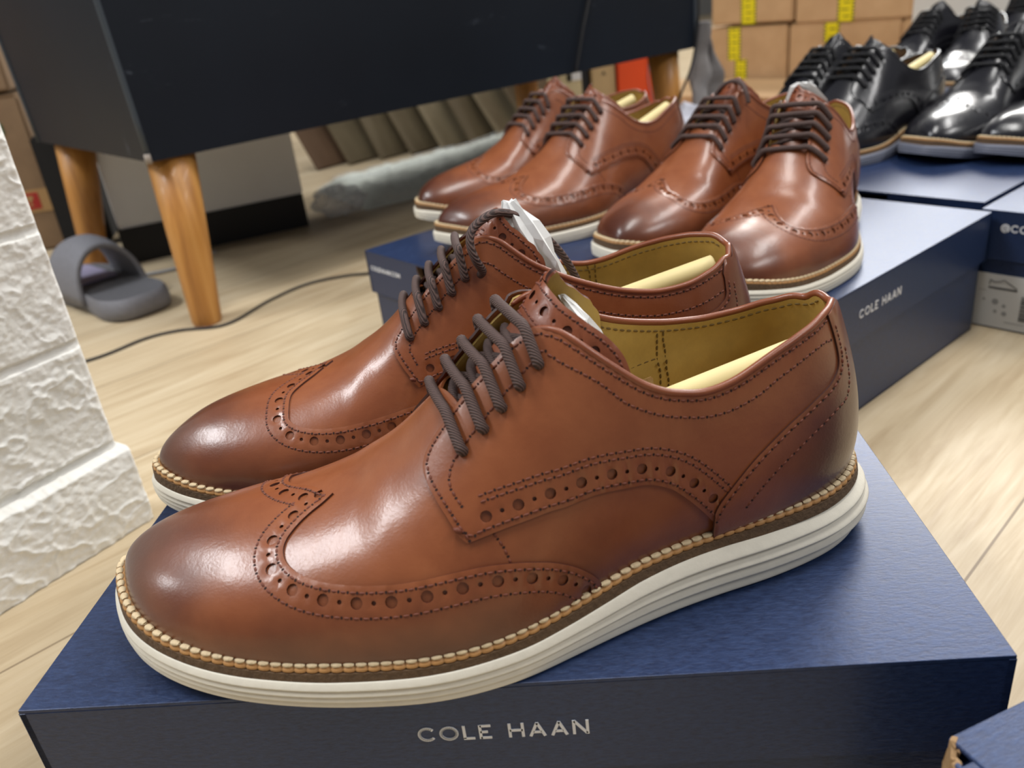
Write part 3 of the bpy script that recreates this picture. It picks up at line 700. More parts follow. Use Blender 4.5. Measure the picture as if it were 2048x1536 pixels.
def lettering(name, text, org, right, up, h, track, weight, mat, parent, lift=.00025):
    org, right, up = Vector(org), Vector(right).normalized(), Vector(up).normalized(); nrm = right.cross(up); mb = MB(); x = 0
    for ch in text:
        w_, strokes = letter(ch)
        for pl in strokes:
            hw = weight/2
            for i in range(len(pl)-1):
                a, b = Vector(pl[i]), Vector(pl[i+1]); d = (b-a).normalized(); n = Vector((-d.y, d.x))*hw
                ext = d*hw*.25 if len(pl) > 3 else Vector((0, 0))
                q = [a-n-ext, b-n+ext, b+n+ext, a+n-ext]
                v = [org + right*(x+p.x)*h + up*p.y*h + nrm*lift for p in q] + [org + right*(x+p.x)*h + up*p.y*h - nrm*.0001 for p in q]
                mb.add(v, [(0, 1, 2, 3), (7, 6, 5, 4), (0, 4, 5, 1), (1, 5, 6, 2), (2, 6, 7, 3), (3, 7, 4, 0)])
        x += w_ + track
    return mb.build(name, mat, parent, smooth=False)
SILVER = simple('silver_grey_print', srgb(232, 234, 238), .45)
# ------------------------------------------------------------------ shoe boxes
def navy(name, base, light, coat=.18, sc=1.0):
    m = NT(name); co = m.coord()
    mp = m.n('ShaderNodeMapping'); m.l(co, mp.inputs[0]); mp.inputs['Scale'].default_value = (1, 3, 3)
    f1 = m.noise(mp.outputs[0], 260, 4, .7); f2 = m.noise(co, 22, 3, .5)
    c = m.ramp(f1, [(.3, base), (.75, light)])
    m.setp(Base_Color=c, Roughness=m.ramp(f1, [(.25, (.34,)*3+(1,)), (.75, (.46,)*3+(1,))]), Metallic=.25, Specular_IOR_Level=.4, Coat_Weight=coat, Coat_Roughness=.24)
    n = m.bump(f1, .35, .0006); m.setp(Normal=n); return m.m
NAVY = navy('navy_paper_board', srgb(24, 38, 70), srgb(46, 66, 106))
KRAFT = simple('kraft_board_core', srgb(150, 120, 84), .85, .15, 300, .3)
DARKIN = simple('dark_box_inside', srgb(30, 26, 22), .9)
def wall_panel(W, z0, z1, thick, notch=None):
    """panel in the x-z plane, x 0..W; notch=(cx, r) half-moon finger hole under the top edge"""
    loops = [[(0, z0), (W, z0), (W, z1), (0, z1)]]
    if notch:
        cx, r, zt = notch; loops.append([(cx-r, zt), *[(cx-r*math.cos(a), zt-r*.95*math.sin(a)) for a in np.linspace(.05, PI-.05, 18)], (cx+r, zt)])
    pts = [p for l in loops for p in l]; e = []; b = 0
    for l in loops: e += [(b+i, b+(i+1) % len(l)) for i in range(len(l))]; b += len(l)
    r_ = delaunay_2d_cdt([Vector(p) for p in pts], e, [], 0, 1e-6); V = [tuple(v) for v in r_[0]]; F = []
    for f in r_[2]:
        c = np.mean([V[i] for i in f], axis=0)
        if notch and inside(np.array([c]), np.array(loops[1]))[0]: continue
        F.append(tuple(f))
    n = len(V); v = [(x, 0, z) for x, z in V] + [(x, thick, z) for x, z in V]
    faces = F + [tuple(i+n for i in f[::-1]) for f in F]
    rim = []
    b = 0
    for l in loops:
        for i in range(len(l)): a, c = b+i, b+(i+1) % len(l); rim.append((a, c, c+n, a+n))
        b += len(l)
    return v, faces, rim
def shoe_box(loc, ang, L=.345, W=.2159, H=HB, lid_h=.0424, label='', com=True, at=False, torn=False, group=None):
    """long axis along local +x from the near left corner, ends at x=0 and x=L, depth +y"""
    root = empty('shoe_box', loc, ang, label, 'shoe box', group)
    def shell(L, W, z0, z1, th, nz, top, x0=0, y0=0):
        mb = MB()
        def put(v, f, r, M): mb.add([M @ Vector(p) for p in v], f, 0); mb.add([M @ Vector(p) for p in v], r, 1 if nz else 0)
        T = Matrix.Translation((x0, y0, 0))
        v, f, r = wall_panel(L, z0, z1, th); mb.add([T @ Vector(p) for p in v], f+r, 0)
        mb.add([T @ Matrix.Translation((0, W-th, 0)) @ Vector(p) for p in v], f+r, 0)
        v, f, r = wall_panel(W, z0, z1, th, (W/2, .021, z1-.0002) if nz else None)
        nR = 4
        for M in (T @ Matrix.Translation((th, 0, 0)) @ Matrix.Rotation(PI/2, 4, 'Z'), T @ Matrix.Translation((L, 0, 0)) @ Matrix.Rotation(PI/2, 4, 'Z')):
            vv = [M @ Vector(p) for p in v]; mb.add(vv, f + r[:nR], 0); mb.add(vv, r[nR:], 1)
        return mb
    lid = shell(L, W, H-lid_h, H-.0016, .0022, True, True); lid.box(0, L, 0, W, H-.0018, H)
    lo = lid.build('lid', [NAVY, KRAFT], root, smooth=False); 
    bv = lo.modifiers.new('soft_edge', 'BEVEL'); bv.width = .0009; bv.segments = 2; bv.limit_method = 'ANGLE'; bv.angle_limit = math.radians(60)
    body = shell(L-.0064, W-.0064, .0005, H-.0035, .0022, True, False, .0032, .0032); body.box(.0032, L-.0032, .0032, W-.0032, .0003, .002)
    body.build('box_body', [NAVY, KRAFT], root, smooth=False)
    if com: lettering('web_address', 'COLEHAAN.COM', (0, W-.0065, H-.0186), (0, -1, 0), (0, 0, 1), .0043, .17, .2, SILVER, root, .0003)
    if at: lettering('printed_handle', '@COLEHAAN', (0, W-.0175, H-.0176), (0, -1, 0), (0, 0, 1), .0062, .17, .2, SILVER, root, .0003)
    lettering('brand_lettering', 'COLE HAAN', (.1425, 0, H-.0252), (1, 0, 0), (0, 0, 1), .0066, .255, .158, SILVER, root, .0003)
    return root
ex2 = Vector((math.cos(ANG2), math.sin(ANG2), 0)); ey2 = Vector((-ex2.y, ex2.x, 0)); o2 = Vector((.3094, .2534, 0))
shoe_box((0, 0, 0), 0, label='navy shoe box in the foreground carrying the two large brown shoes')
shoe_box(o2, ANG2, L=.358, label='navy shoe box under the two brown shoes seen toe-on, next to the floor gap')
shoe_box(o2 + ey2*.2162, ANG2, L=.358, label='navy shoe box with a finger hole and web address, under the leftmost brown pair', at=False)
o3 = Vector((.567, .509, 0))
b3 = shoe_box(o3 + ex2*.002 - ey2*.2159, ANG2, com=False, at=True, label='navy shoe box with a white sticker on its end at the right edge')
shoe_box(o3 + ex2*.022 + ey2*.006, ANG2, label='navy shoe box behind the rightmost brown shoe, holding the left black pair')
shoe_box(o3 + ex2*.03 + ey2*.2225, ANG2, label='navy shoe box behind the laced brown pairs, under the leftmost black shoe')
shoe_box(o3 + ex2*.395 + ey2*.2845, ANG2, label='navy shoe box under the far black shoe nearest the cartons')
shoe_box(o3 + ex2*.745 + ey2*.19, ANG2, label='navy shoe box in the last row at the top right corner')
shoe_box(o3 + ex2*.37 - ey2*.15, ANG2, label='navy shoe box farthest right in the back, half hidden below black shoes', group=None)
shoe_box(o3 + ex2*.382 + ey2*.068, ANG2, label='navy shoe box at the back before the taped cartons, below black shoes')
# end sticker with a shoe drawing, size dots and a barcode
def sticker():
    WH = simple('white_sticker', srgb(206, 208, 208), .5); INK = simple('grey_print', srgb(70, 72, 76), .6); LT = simple('pale_print', srgb(150, 152, 154), .6)
    org = Vector((-.0004, .2159-.002, 0)); mb = MB(); mb.box(-.0004+.0028, .0034, .004, .2159-.0034, .0015, .0505); s = mb.build('end_sticker', WH, b3, smooth=False)
    pm = MB(); X = .0022
    def q(y0, y1, z0, z1, mi=0): pm.box(X, X+.0003, .2159-y1, .2159-y0, z0, z1, mi=mi)
    # little shoe outline
    pts = [(.014, .0405), (.0145, .0450), (.018, .0432), (.022, .0440), (.0255, .0462), (.029, .0440), (.035, .0405), (.0365, .0395)]
    for a, b in zip(pts, pts[1:]): pm.tube([(X, .2159-a[0], a[1]), (X, .2159-b[0], b[1])], .00035, 5)
    q(.0135, .037, .0372, .0388)
    for (y, z, r) in ((.0205, .0255, .0028), (.028, .0225, .0017), (.0215, .0165, .0016), (.029, .0155, .0022), (.011, .0265, .0012)):
        pm.add([(X, .2159-y+r*math.cos(a), z+r*math.sin(a)) for a in np.linspace(0, 2*PI, 14, endpoint=False)], [tuple(range(14))], 1)
    zz = .0335
    rnd = random.Random(3)
    while zz > .011:
        hgt = rnd.choice([.0005, .0009, .0014]); q(.041, .058, zz-hgt, zz, 0); zz -= hgt + rnd.choice([.0005, .0008])
    q(.006, .012, .0345, .0350, 1); q(.030, .046, .0075, .0082, 1); q(.066, .095, .030, .0312, 1); q(.066, .088, .026, .0266, 1)
    pm.build('sticker_print', [INK, LT], s, smooth=False)
sticker()
# bottom right: lid corner with torn board
def torn_box():
    a = math.radians(24); root = empty('shoe_box', (.3045, -.033, 0), a, 'navy shoe box with a torn lid corner, cut off at the bottom right', 'shoe box')
    ex = .36; mb = MB(); mb.box(0.006, ex, -.2159, 0, HB-.0018, HB); mb.box(.006, ex, -.0022, 0, HB-.042, HB-.0018); mb.box(0, .0022, -.2159, -.007, HB-.042, HB-.0002); mb.box(0, .006, -.2159, -.009, HB-.0018, HB)
    o = mb.build('lid', [NAVY, KRAFT], root, smooth=False); bv = o.modifiers.new('soft_edge', 'BEVEL'); bv.width = .0007; bv.segments = 2
    t = MB(); rnd = random.Random(5)
    P = []
    for i in range(15):
        u = i/14; P.append((.0085-.0085*u + rnd.uniform(-.0007, .0007), -.001-.0095*u + rnd.uniform(-.0007, .0007), HB-.001+rnd.uniform(-.0008, .0012)))
    n = len(P); low = [(x*.8-.0002, y*.85, HB-.008-rnd.uniform(0, .006)) for x, y, z in P]; lw = [(x*.7+.001, y*.8-.001, HB-.04) for x, y, z in P]
    t.add(P+low+lw, [(i, i+1, n+i+1, n+i) for i in range(n-1)] + [(n+i, n+i+1, 2*n+i+1, 2*n+i) for i in range(n-1)])
    o = t.build('torn_edge', KRAFT, root, smooth=False); s = o.modifiers.new('thick', 'SOLIDIFY'); s.thickness = .0018
    b = MB(); b.box(.0032, ex-.003, -.2127, -.0032, .0003, HB-.005); b.build('box_body', [NAVY], root, smooth=False)
torn_box()
# ------------------------------------------------------------------ shoes
SHOE_SC = (.996, .9911, .9854)
protos = {False: build_shoe('derby_shoe'), True: build_shoe('derby_shoe', 1.3)}     # left shoe; right shoe (placed mirrored), laced a little flatter
def copy_tree(o, parent=None):
    c = o.copy(); C.objects.link(c)
    if parent is not None: c.parent = parent
    for ch in list(o.children): copy_tree(ch, c)
    return c
POSES = {
    'S1': ((0.0250, 0.0200, 0.2199), False, False, 'large brown leather wingtip shoe nearest the camera'),
    'S2': ((-0.0054, 0.1516, 0.1200), True, False, 'large brown leather wingtip shoe directly behind the nearest one, lace looped over its tongue'),
    'S3': ((0.0465, 0.6488, 0.4818), True, False, 'brown wingtip shoe farthest left of the four on the rear boxes'),
    'S4': ((0.1045, 0.5099, 0.6500), False, False, 'brown wingtip shoe second from the left on the rear boxes, side fully visible'),
    'S5': ((0.2265, 0.4370, 0.7289), True, False, 'brown wingtip shoe third from the left on the rear boxes, lace looped over its top'),
    'S6': ((0.3112, 0.2983, 1.0524), False, False, 'brown wingtip shoe rightmost of the four on the rear boxes, seen nearly toe-on'),
    'B1': ((0.3873, 0.7887, 0.5000), True, True, 'black derby shoe farthest left, mostly hidden behind another black shoe'),
    'B2': ((0.4121, 0.7001, 0.5286), False, True, 'black derby shoe directly behind the rightmost brown shoe, dark heel toward the right'),
    'B3': ((0.5710, 0.7015, 0.5927), True, True, 'shiny black derby shoe in front at the right, light glints on its toe'),
    'B4': ((0.6514, 0.6393, 0.6600), False, True, 'black derby shoe cut off at the right edge, nearest of the black ones'),
    'B5': ((0.6771, 1.1590, 0.5928), True, True, 'black derby shoe in the far row, left one beside the cartons'),
    'B6': ((0.7661, 1.0408, 0.9575), False, True, 'black derby shoe in the far row with a bright glint on its toe'),
    'B7': ((0.9300, 1.2700, 0.8700), False, True, 'black derby shoe in the top right corner, behind the one with a glinting toe'),
}
def put(o, v, mirror, z=HB+.0002):
    o.location = (v[0], v[1], z); o.rotation_euler = (0, 0, v[2]); o.scale = (SHOE_SC[0], SHOE_SC[1]*(-1 if mirror else 1), SHOE_SC[2])
shoes = {}
used = set()
BLACKSET = {'brown_leather': BLACK, 'brown_leather_unburnished': BLACK, 'waxed_brown_lace': LACE_BK, 'off_white_foam_sole': GREY_EVA, 'tan_lining_leather': LINING_DK, 'brown_thread': None, 'dark_painted_edge': BLACK, 'needle_hole_dark': None}
BK_ST = simple('black_thread', srgb(30, 30, 36), .5)
meshcache = {}
def blacken(root):
    for ch in root.children:
        key = ch.data.name
        if key not in meshcache:
            me = ch.data.copy()
            for i, m in enumerate(me.materials):
                if m.name in BLACKSET: me.materials[i] = BLACKSET[m.name] or BK_ST
            meshcache[key] = me
        ch.data = meshcache[key]
for key, (v, mir, black, lab) in POSES.items():
    o = copy_tree(protos[mir]) if mir in used else protos[mir]; used.add(mir)
    put(o, v, mir)
    if black: blacken(o)
    tag(o, lab, 'shoe', 'black leather derby shoes with grey soles' if black else 'brown leather wingtip derby shoes with white soles'); shoes[key] = o
def local(key, p): return shoes[key].matrix_basis @ Vector((p[0]*.001, p[1]*.001, p[2]*.001))
# loose lace ends (parts of their shoes), in shoe millimetres
def lace_end(key, pts, mat):
    mb = MB(); mb.tube(catmull([(a[0], a[1], a[2]) for a in pts], 7)*.001, LACE_R*.001, 10); mb.build('lace_end', mat, shoes[key])
lace_end('S2', [(174.5, 21.5, 99), (175.5, 24.5, 102), (173.2, 26.5, 107.7), (171.6, 25, 114.6), (173, 22, 120), (177.9, 18, 123.3), (185.9, 12, 124.5), (196, 6, 119.5), (206.9, 2, 108.4), (215.8, -2, 95.7), (222.2, -4, 81.4), (226.6, -6, 66)], LACE_BR)
lace_end('S5', [(175, -10, 104), (177, -9, 112), (180, -2, 120), (181, 8, 123), (179, 17, 121), (176, 24, 114), (175, 27, 106)], LACE_BR)
# paper tubes and tissue inside the shoes
def paper_tube(key, a, b, r, lab):
    A, B = local(key, a), local(key, b); mb = MB(); d = (B-A).normalized()
    P = [A, A+d*.0006, *[A.lerp(B, t) for t in np.linspace(.02, .98, 24)], B-d*.0006, B]; mb.tube(P, [r*.86]+[r]*(len(P)-2)+[r*.86], 20)
    return tag(mb.build('paper_tube', STICK), lab, 'paper tube', 'cream paper tubes bracing the shoes')
paper_tube('S1', (190, -5, 64), (282, 3, 80), .0052, 'cream paper tube lying inside the nearest brown shoe')
paper_tube('S2', (190, 6, 60), (288, 8, 84), .0054, 'cream paper tube lying inside the second brown shoe, behind the nearest one')
paper_tube('S4', (200, 2, 62), (284, 6, 88), .0060, 'cream paper tube in the brown shoe with the whole laced side showing, back row')
paper_tube('S3', (200, 2, 62), (284, 6, 88), .0060, 'cream paper tube in the brown shoe farthest left in the back row')
paper_tube('S5', (200, 2, 66), (284, 6, 94), .0060, 'cream paper tube in the brown shoe with the looped lace, back row')
paper_tube('B2', (200, 2, 66), (284, 4, 90), .0060, 'cream paper tube in the black shoe right behind the rightmost brown shoe')
paper_tube('B1', (200, 2, 66), (284, 4, 90), .0060, 'cream paper tube in the leftmost black shoe')
paper_tube('B5', (200, 2, 66), (284, 4, 92), .0060, 'cream paper tube in the black shoe before the last carton')
TISSUE = simple('white_tissue_paper', srgb(226, 226, 224), .75, .04, 30, .3)
def tissue(key, rows, lab, seed):
    """crumpled sheet; rows of (x, y, z, rx, ry) in shoe mm from tip down"""
    rnd = random.Random(seed); n = 14; vs = []; fs = []
    for (x, y, z, rx, ry) in rows:
        for k in range(n):
            a = 2*PI*k/n; j = 1 + rnd.uniform(-.3, .3) + .16*(-1)**k; vs.append(local(key, (x+rx*math.cos(a)*j, y+ry*math.sin(a)*j, z+rnd.uniform(-1, 1))))
    for i in range(len(rows)-1):
        for k in range(n): fs.append((i*n+k, i*n+(k+1) % n, (i+1)*n+(k+1) % n, (i+1)*n+k))
    fs += [tuple(range(n)), tuple((len(rows)-1)*n+k for k in range(n))]
    tag(link('tissue_paper', mesh_from(vs, fs, 'tissue_paper', False), None, TISSUE), lab, 'tissue paper')
tissue('S2', [(192, 3, 127, 2.5, 2.2), (194, 4, 123, 4.5, 3.5), (197, 6, 117, 6, 6), (200, 8, 110, 7, 8), (203, 9, 101, 8, 10), (205, 8, 90, 9, 12), (204, 7, 78, 10, 14)], 'white tissue paper spike standing behind the tongue of the second brown shoe', 2)
tissue('S1', [(190, 14, 113, 1.5, 2), (192, 13, 110, 2.5, 4), (195, 11, 105, 3, 7), (198, 9, 98, 4, 9), (200, 7, 88, 6, 11), (200, 5, 74, 9, 13)], 'white tissue paper tucked behind the tongue of the nearest brown shoe', 4)
tissue('S6', [(189, 6, 127, 2, 4), (191, 6, 124, 4, 9), (195, 6, 114, 6, 13), (199, 6, 100, 8, 14)], 'white tissue paper behind the tongue of the rightmost brown shoe', 6)
# ------------------------------------------------------------------ bench
aB = math.radians(43.9); eb = Vector((math.cos(aB), math.sin(aB), 0)); fb = Vector((-eb.y, eb.x, 0))
def bench():
    root = empty('bench', (-.2274, .6834, 0), aB, 'black leatherette storage bench on tapered wooden legs', 'bench')
    m = NT('black_leatherette'); co = m.coord()
    mp = m.n('ShaderNodeMapping'); m.l(co, mp.inputs[0]); mp.inputs['Scale'].default_value = (2.2, 9, 9); mp.inputs['Rotation'].default_value = (0, .3, .2)
    scr = m.noise(mp.outputs[0], 3.5, 8, .75, 1.2); big = m.noise(co, 3, 3)
    f = m.math('MULTIPLY', m.ramp(scr, [(.64, (0, 0, 0, 1)), (.74, (1, 1, 1, 1))]), .5)
    c = m.mix(f, m.ramp(big, [(.3, srgb(12, 18, 27)), (.7, srgb(19, 27, 38))]), srgb(110, 120, 135))
    m.setp(Base_Color=c, Roughness=.45, Specular_IOR_Level=.3, Normal=m.bump(m.noise(co, 500, 3), .15, .0006)); BL = m.m
    L, D, z0, z1 = .958, .45, .195, .52; fl_ = .012
    v = []; N = 14
    mb = MB()
    # slightly bulging upholstered body, built as a grid shell
    def side(p, q, outv):
        n1, n2 = 20, 8; vs = []; fs = []
        for j in range(n2+1):
            for i in range(n1+1):
                u, w_ = i/n1, j/n2; P = Vector(p).lerp(Vector(q), u); P.z = z0 + (z1-z0)*w_; b_ = .004*math.sin(PI*u)*math.sin(PI*w_) ; P += Vector(outv)*b_
                vs.append(P)
        for j in range(n2):
            for i in range(n1): a = j*(n1+1)+i; fs.append((a, a+1, a+n1+2, a+n1+1))
        mb.add(vs, fs)
    cs = [(0, 0, 0), (L, 0, 0), (L, D, 0), (0, D, 0)]
    for i, o in enumerate(((0, -1, 0), (1, 0, 0), (0, 1, 0), (-1, 0, 0))): side(cs[i], cs[(i+1) % 4], o)
    mb.add([(x, y, z1) for x, y, _ in cs], [(0, 1, 2, 3)]); mb.add([(x, y, z0) for x, y, _ in cs], [(3, 2, 1, 0)])
    for i, p in enumerate(mb.v):      # the end panel leans out a little towards the seat
        k = (p[2]-z0)/(z1-z0); mb.v[i] = (p[0]-fl_*k*max(0, 1-p[0]*4), p[1], p[2])
    mb.build('upholstered_body', BL, root)
    SEAM = simple('grey_piping', srgb(58, 66, 74), .5)
    for (x, y) in ((0, 0), (L, 0), (0, D)):
        sm = MB(); sm.tube([(x-fl_*k*(x == 0), y, z0+(z1-z0)*k) for k in np.linspace(0, 1, 8)], .0032, 8); sm.build('piping', SEAM, root)
    tp = MB(); tp.tube([(-.0015, -.0015, z0-.001), (-.0015, -.0015, z0+.009)], [.004, .0035], 8); tp.build('worn_corner', simple('bare_board_corner', srgb(150, 140, 130), .8), root)
    m = NT('amber_wood'); co = m.coord(); mp = m.n('ShaderNodeMapping'); m.l(co, mp.inputs[0]); mp.inputs['Scale'].default_value = (60, 60, 5)
    g = m.noise(mp.outputs[0], 1.2, 5, .6, .5); m.setp(Base_Color=m.ramp(g, [(.25, srgb(146, 94, 40)), (.55, srgb(184, 128, 62)), (.8, srgb(204, 152, 84))]), Roughness=.45, Coat_Weight=.08); WOODL = m.m
    def leg(tx, ty, bx, by):
        l = MB(); P = [Vector((bx, by, 0)), Vector((bx, by, .004)), Vector((tx, ty, .197))]; l.tube([P[0], P[1], P[1].lerp(P[2], .5), P[2]], [.0160, .0175, .0225, .0270], 20); l.build('leg', WOODL, root)
    leg(.034, .030, .018, .016); leg(.034, D-.05, .012, D-.035); leg(L-.04, .04, L-.03, .03); leg(L-.04, D-.05, L-.03, D-.04)
bench()
# ------------------------------------------------------------------ embossed foam brick panelling
def pillar():
    d = Vector((.494, .869, 0)); nrm = Vector((.869, -.494, 0)); c0 = Vector((-.1078, .2901, 0))
    Wd, Hh = .62, .312; nu, nv = 600, 430
    U = np.linspace(-Wd, 0, nu); V = np.linspace(0, Hh, nv); u, v = np.meshgrid(U, V)
    rng = np.random.default_rng(3)
    def fbm(u, v, sc, oct=5, seed=0):
        out = 0; a = 1; r = np.random.default_rng(seed)
        for o in range(oct):
            G = r.random((int(Hh*sc*1.4)+4, int(Wd*sc)+4)); x = (u+Wd)*sc; y = v*sc; i = x.astype(int); j = y.astype(int); fx = x-i; fy = y-j; fx = fx*fx*(3-2*fx); fy = fy*fy*(3-2*fy)
            out = out + a*((G[j, i]*(1-fx)+G[j, i+1]*fx)*(1-fy) + (G[j+1, i]*(1-fx)+G[j+1, i+1]*fx)*fy - .5); a *= .55; sc *= 2
        return out
    base = fbm(u, v, 22, 5, 1); rid = 1-np.abs(fbm(u*1.0, v*1.3, 20, 4, 5))*5; rid = np.clip(rid, 0, 1)**3
    rid2 = np.clip(1-np.abs(fbm(u, v, 38, 3, 9))*5, 0, 1)**3
    h = .0015*base + .0014*rid + .0010*rid2 + .0009*fbm(u, v, 260, 3, 11)
    zj = [.0615, .1385, .2155, .2925, .3695, .4465, .5235, .6005, .6775, .7545, .8315, .9085, .9855]
    groove = np.zeros_like(u)
    for z in zj: groove = np.maximum(groove, np.clip(1-np.abs(v-z-.0028)/.0032, 0, 1)**.3*(np.abs(v-z-.0028) < .0032))
    row = np.searchsorted(zj, V); offs = np.array([0.02, -.06])[row % 2][:, None]; br = ((u - offs + .31*1.0) % .155)
    vg = (np.abs(br-.0775) < .0028) & (u < -.115); groove = np.maximum(groove, vg*1.0)
    h = h*(1-.85*groove) + .0032*(1-groove)
    kick = np.clip((.0615-v)/.004, 0, 1)*.006 + np.where(v < .0615, .002*np.sin(np.clip(v/.0615, 0, 1)*PI), 0)
    h = h + kick
    edge = np.clip((u+.004)/.004, 0, 1); h = h*(1-edge**2*.85)
    shift = np.where(v > .0655, -.0066, -.0066*np.clip((v-.058)/.006, 0, 1))       # upper courses end a little short of the bottom one
    uu = u*1.0 + shift*np.clip(1+u/.05, 0, 1)
    P = (np.array(c0)[None, None] + np.array(d)[None, None]*uu[..., None] + np.array(nrm)[None, None]*(h-.008)[..., None]); P[..., 2] = v + .0005
    verts = P.reshape(-1, 3); f = [(j*nu+i, j*nu+i+1, (j+1)*nu+i+1, (j+1)*nu+i) for j in range(nv-1) for i in range(nu-1)]
    # return along the right edge and a back so it is a solid slab
    B = len(verts); back = verts.reshape(nv, nu, 3)[:, -1] - np.array(nrm)*.028; bl = verts.reshape(nv, nu, 3)[:, 0] - np.array(nrm)*.028
    allv = np.vstack([verts, back, bl]); f += [(j*nu+nu-1, B+j, B+j+1, (j+1)*nu+nu-1) for j in range(nv-1)] + [(B+j, B+nv+j, B+nv+j+1, B+j+1) for j in range(nv-1)]
    m = NT('white_foam_brick'); co = m.coord(); m.setp(Base_Color=m.ramp(m.noise(co, 30, 4), [(.3, srgb(236, 235, 228)), (.7, srgb(244, 243, 238))]), Roughness=.6, Normal=m.bump(m.noise(co, 500, 4, .7), .25, .0008))
    o = link('foam_brick_panelling', mesh_from(allv, f, 'foam_brick_panelling'), None, m.m)
    tag(o, 'white foam wall panelling embossed with rough bricks, at the left edge', 'wall panel')
pillar()
# ------------------------------------------------------------------ slipper and cables
def slipper():
    a = math.radians(140); root = empty('slipper', (-.356, .785, 0), a, 'grey slide slipper on the floor between the bench legs', 'slipper')
    G1 = simple('grey_rubber', srgb(118, 118, 124), .7, .08, 200, .2); G2 = simple('dark_grey_footbed', srgb(92, 92, 96), .8, .1, 300, .3); LV = simple('lilac_insole', srgb(150, 145, 172), .6)
    pts = [(-.05, 0), (-.045, -.028), (-.02, -.043), (.03, -.042), (.08, -.037), (.13, -.046), (.17, -.045), (.2, -.03), (.208, 0), (.2, .026), (.17, .042), (.12, .042), (.07, .036), (.03, .04), (-.02, .042), (-.045, .028)]
    P = closed_spline(pts, 80)
    m = MB(); prof = [(.94, 0), (1.0, .004), (1.02, .014), (1.0, .024), (.96, .028)]; n = len(P); c = P.mean(0); V = []
    for s, z in prof: V += [((p[0]-c[0])*s+c[0], (p[1]-c[1])*(s*1.0)+c[1], z) for p in P]
    F = [(k*n+i, k*n+(i+1) % n, (k+1)*n+(i+1) % n, (k+1)*n+i) for k in range(len(prof)-1) for i in range(n)] + [tuple(range(n-1, -1, -1))]
    m.add(V, F); m.build('sole', G1, root)
    m = MB(); V = [((p[0]-c[0])*.96+c[0], (p[1]-c[1])*.96+c[1], .028) for p in P] + [((p[0]-c[0])*.9+c[0], (p[1]-c[1])*.85+c[1], .0255) for p in P]
    m.add(V, [(i, (i+1) % n, n+(i+1) % n, n+i) for i in range(n)] + [tuple(n+i for i in range(n))]); m.build('footbed', G2, root)
    m = MB(); m.box(.09, .19, -.028, .028, .026, .0285); m.build('insole_patch', LV, root, smooth=False)
    # arched strap across the forefoot
    V = []; ns, nt = 24, 14
    for j in range(nt+1):
        x = .035 + .1*j/nt
        for i in range(ns+1):
            a_ = PI*i/ns; y = .046*math.cos(a_); z = .012 + (.070+.008*math.sin(PI*j/nt))*math.sin(a_)**.8; V.append((x + .02*math.sin(a_)*(1 if j < nt/2 else -.3)*abs(j-nt/2)/nt, y, z))
    F = [(j*(ns+1)+i, j*(ns+1)+i+1, (j+1)*(ns+1)+i+1, (j+1)*(ns+1)+i) for j in range(nt) for i in range(ns)]
    st = link('strap', mesh_from(V, F, 'strap'), root, G1); s = st.modifiers.new('t', 'SOLIDIFY'); s.thickness = .006; s.offset = -1
slipper()
CABLE = simple('black_cable', srgb(30, 30, 32), .5)
def cable(pts, r, lab):
    mb = MB(); mb.tube(catmull(pts, 8), r, 8); tag(mb.build('cable', CABLE), lab, 'cable')
cable([(-.45, .50, .002), (-.38, .575, .002), (-.318, .619, .002), (-.285, .665, .002), (-.25, .683, .002), (-.195, .690, .002), (-.165, .765, .002), (-.13, .818, .002), (-.08, .838, .002), (-.03, .842, .002), (.06, .90, .002), (.2, 1.0, .002)], .0017, 'thin black cable snaking over the floor past the front bench leg')
WCB = simple('white_cable_sleeve', srgb(170, 172, 176), .5)
mb = MB(); mb.tube(catmull([(-.455, .925, .003), (-.40, .935, .003), (-.36, .955, .003), (-.345, .99, .003), (-.33, 1.02, .005)], 8), .0024, 8)
tag(mb.build('cable', WCB), 'pale cable loop on the floor behind the bench leg', 'cable')
# ------------------------------------------------------------------ white box under the bench
a = math.atan2(.487, .873); root = empty('storage_box', (-.4663, 1.0126, 0), a, 'pale grey box on a black base under the bench', 'box')
mb = MB(); mb.box(0, .288, 0, .22, .054, .186); mb.build('box_body', simple('pale_grey_board', srgb(236, 236, 234), .6, .03, 12), root, bevel=.002, smooth=False)
mb = MB(); mb.box(-.002, .286, -.003, .223, 0, .054); mb.build('base', simple('black_plinth', srgb(22, 22, 24), .6), root, smooth=False)
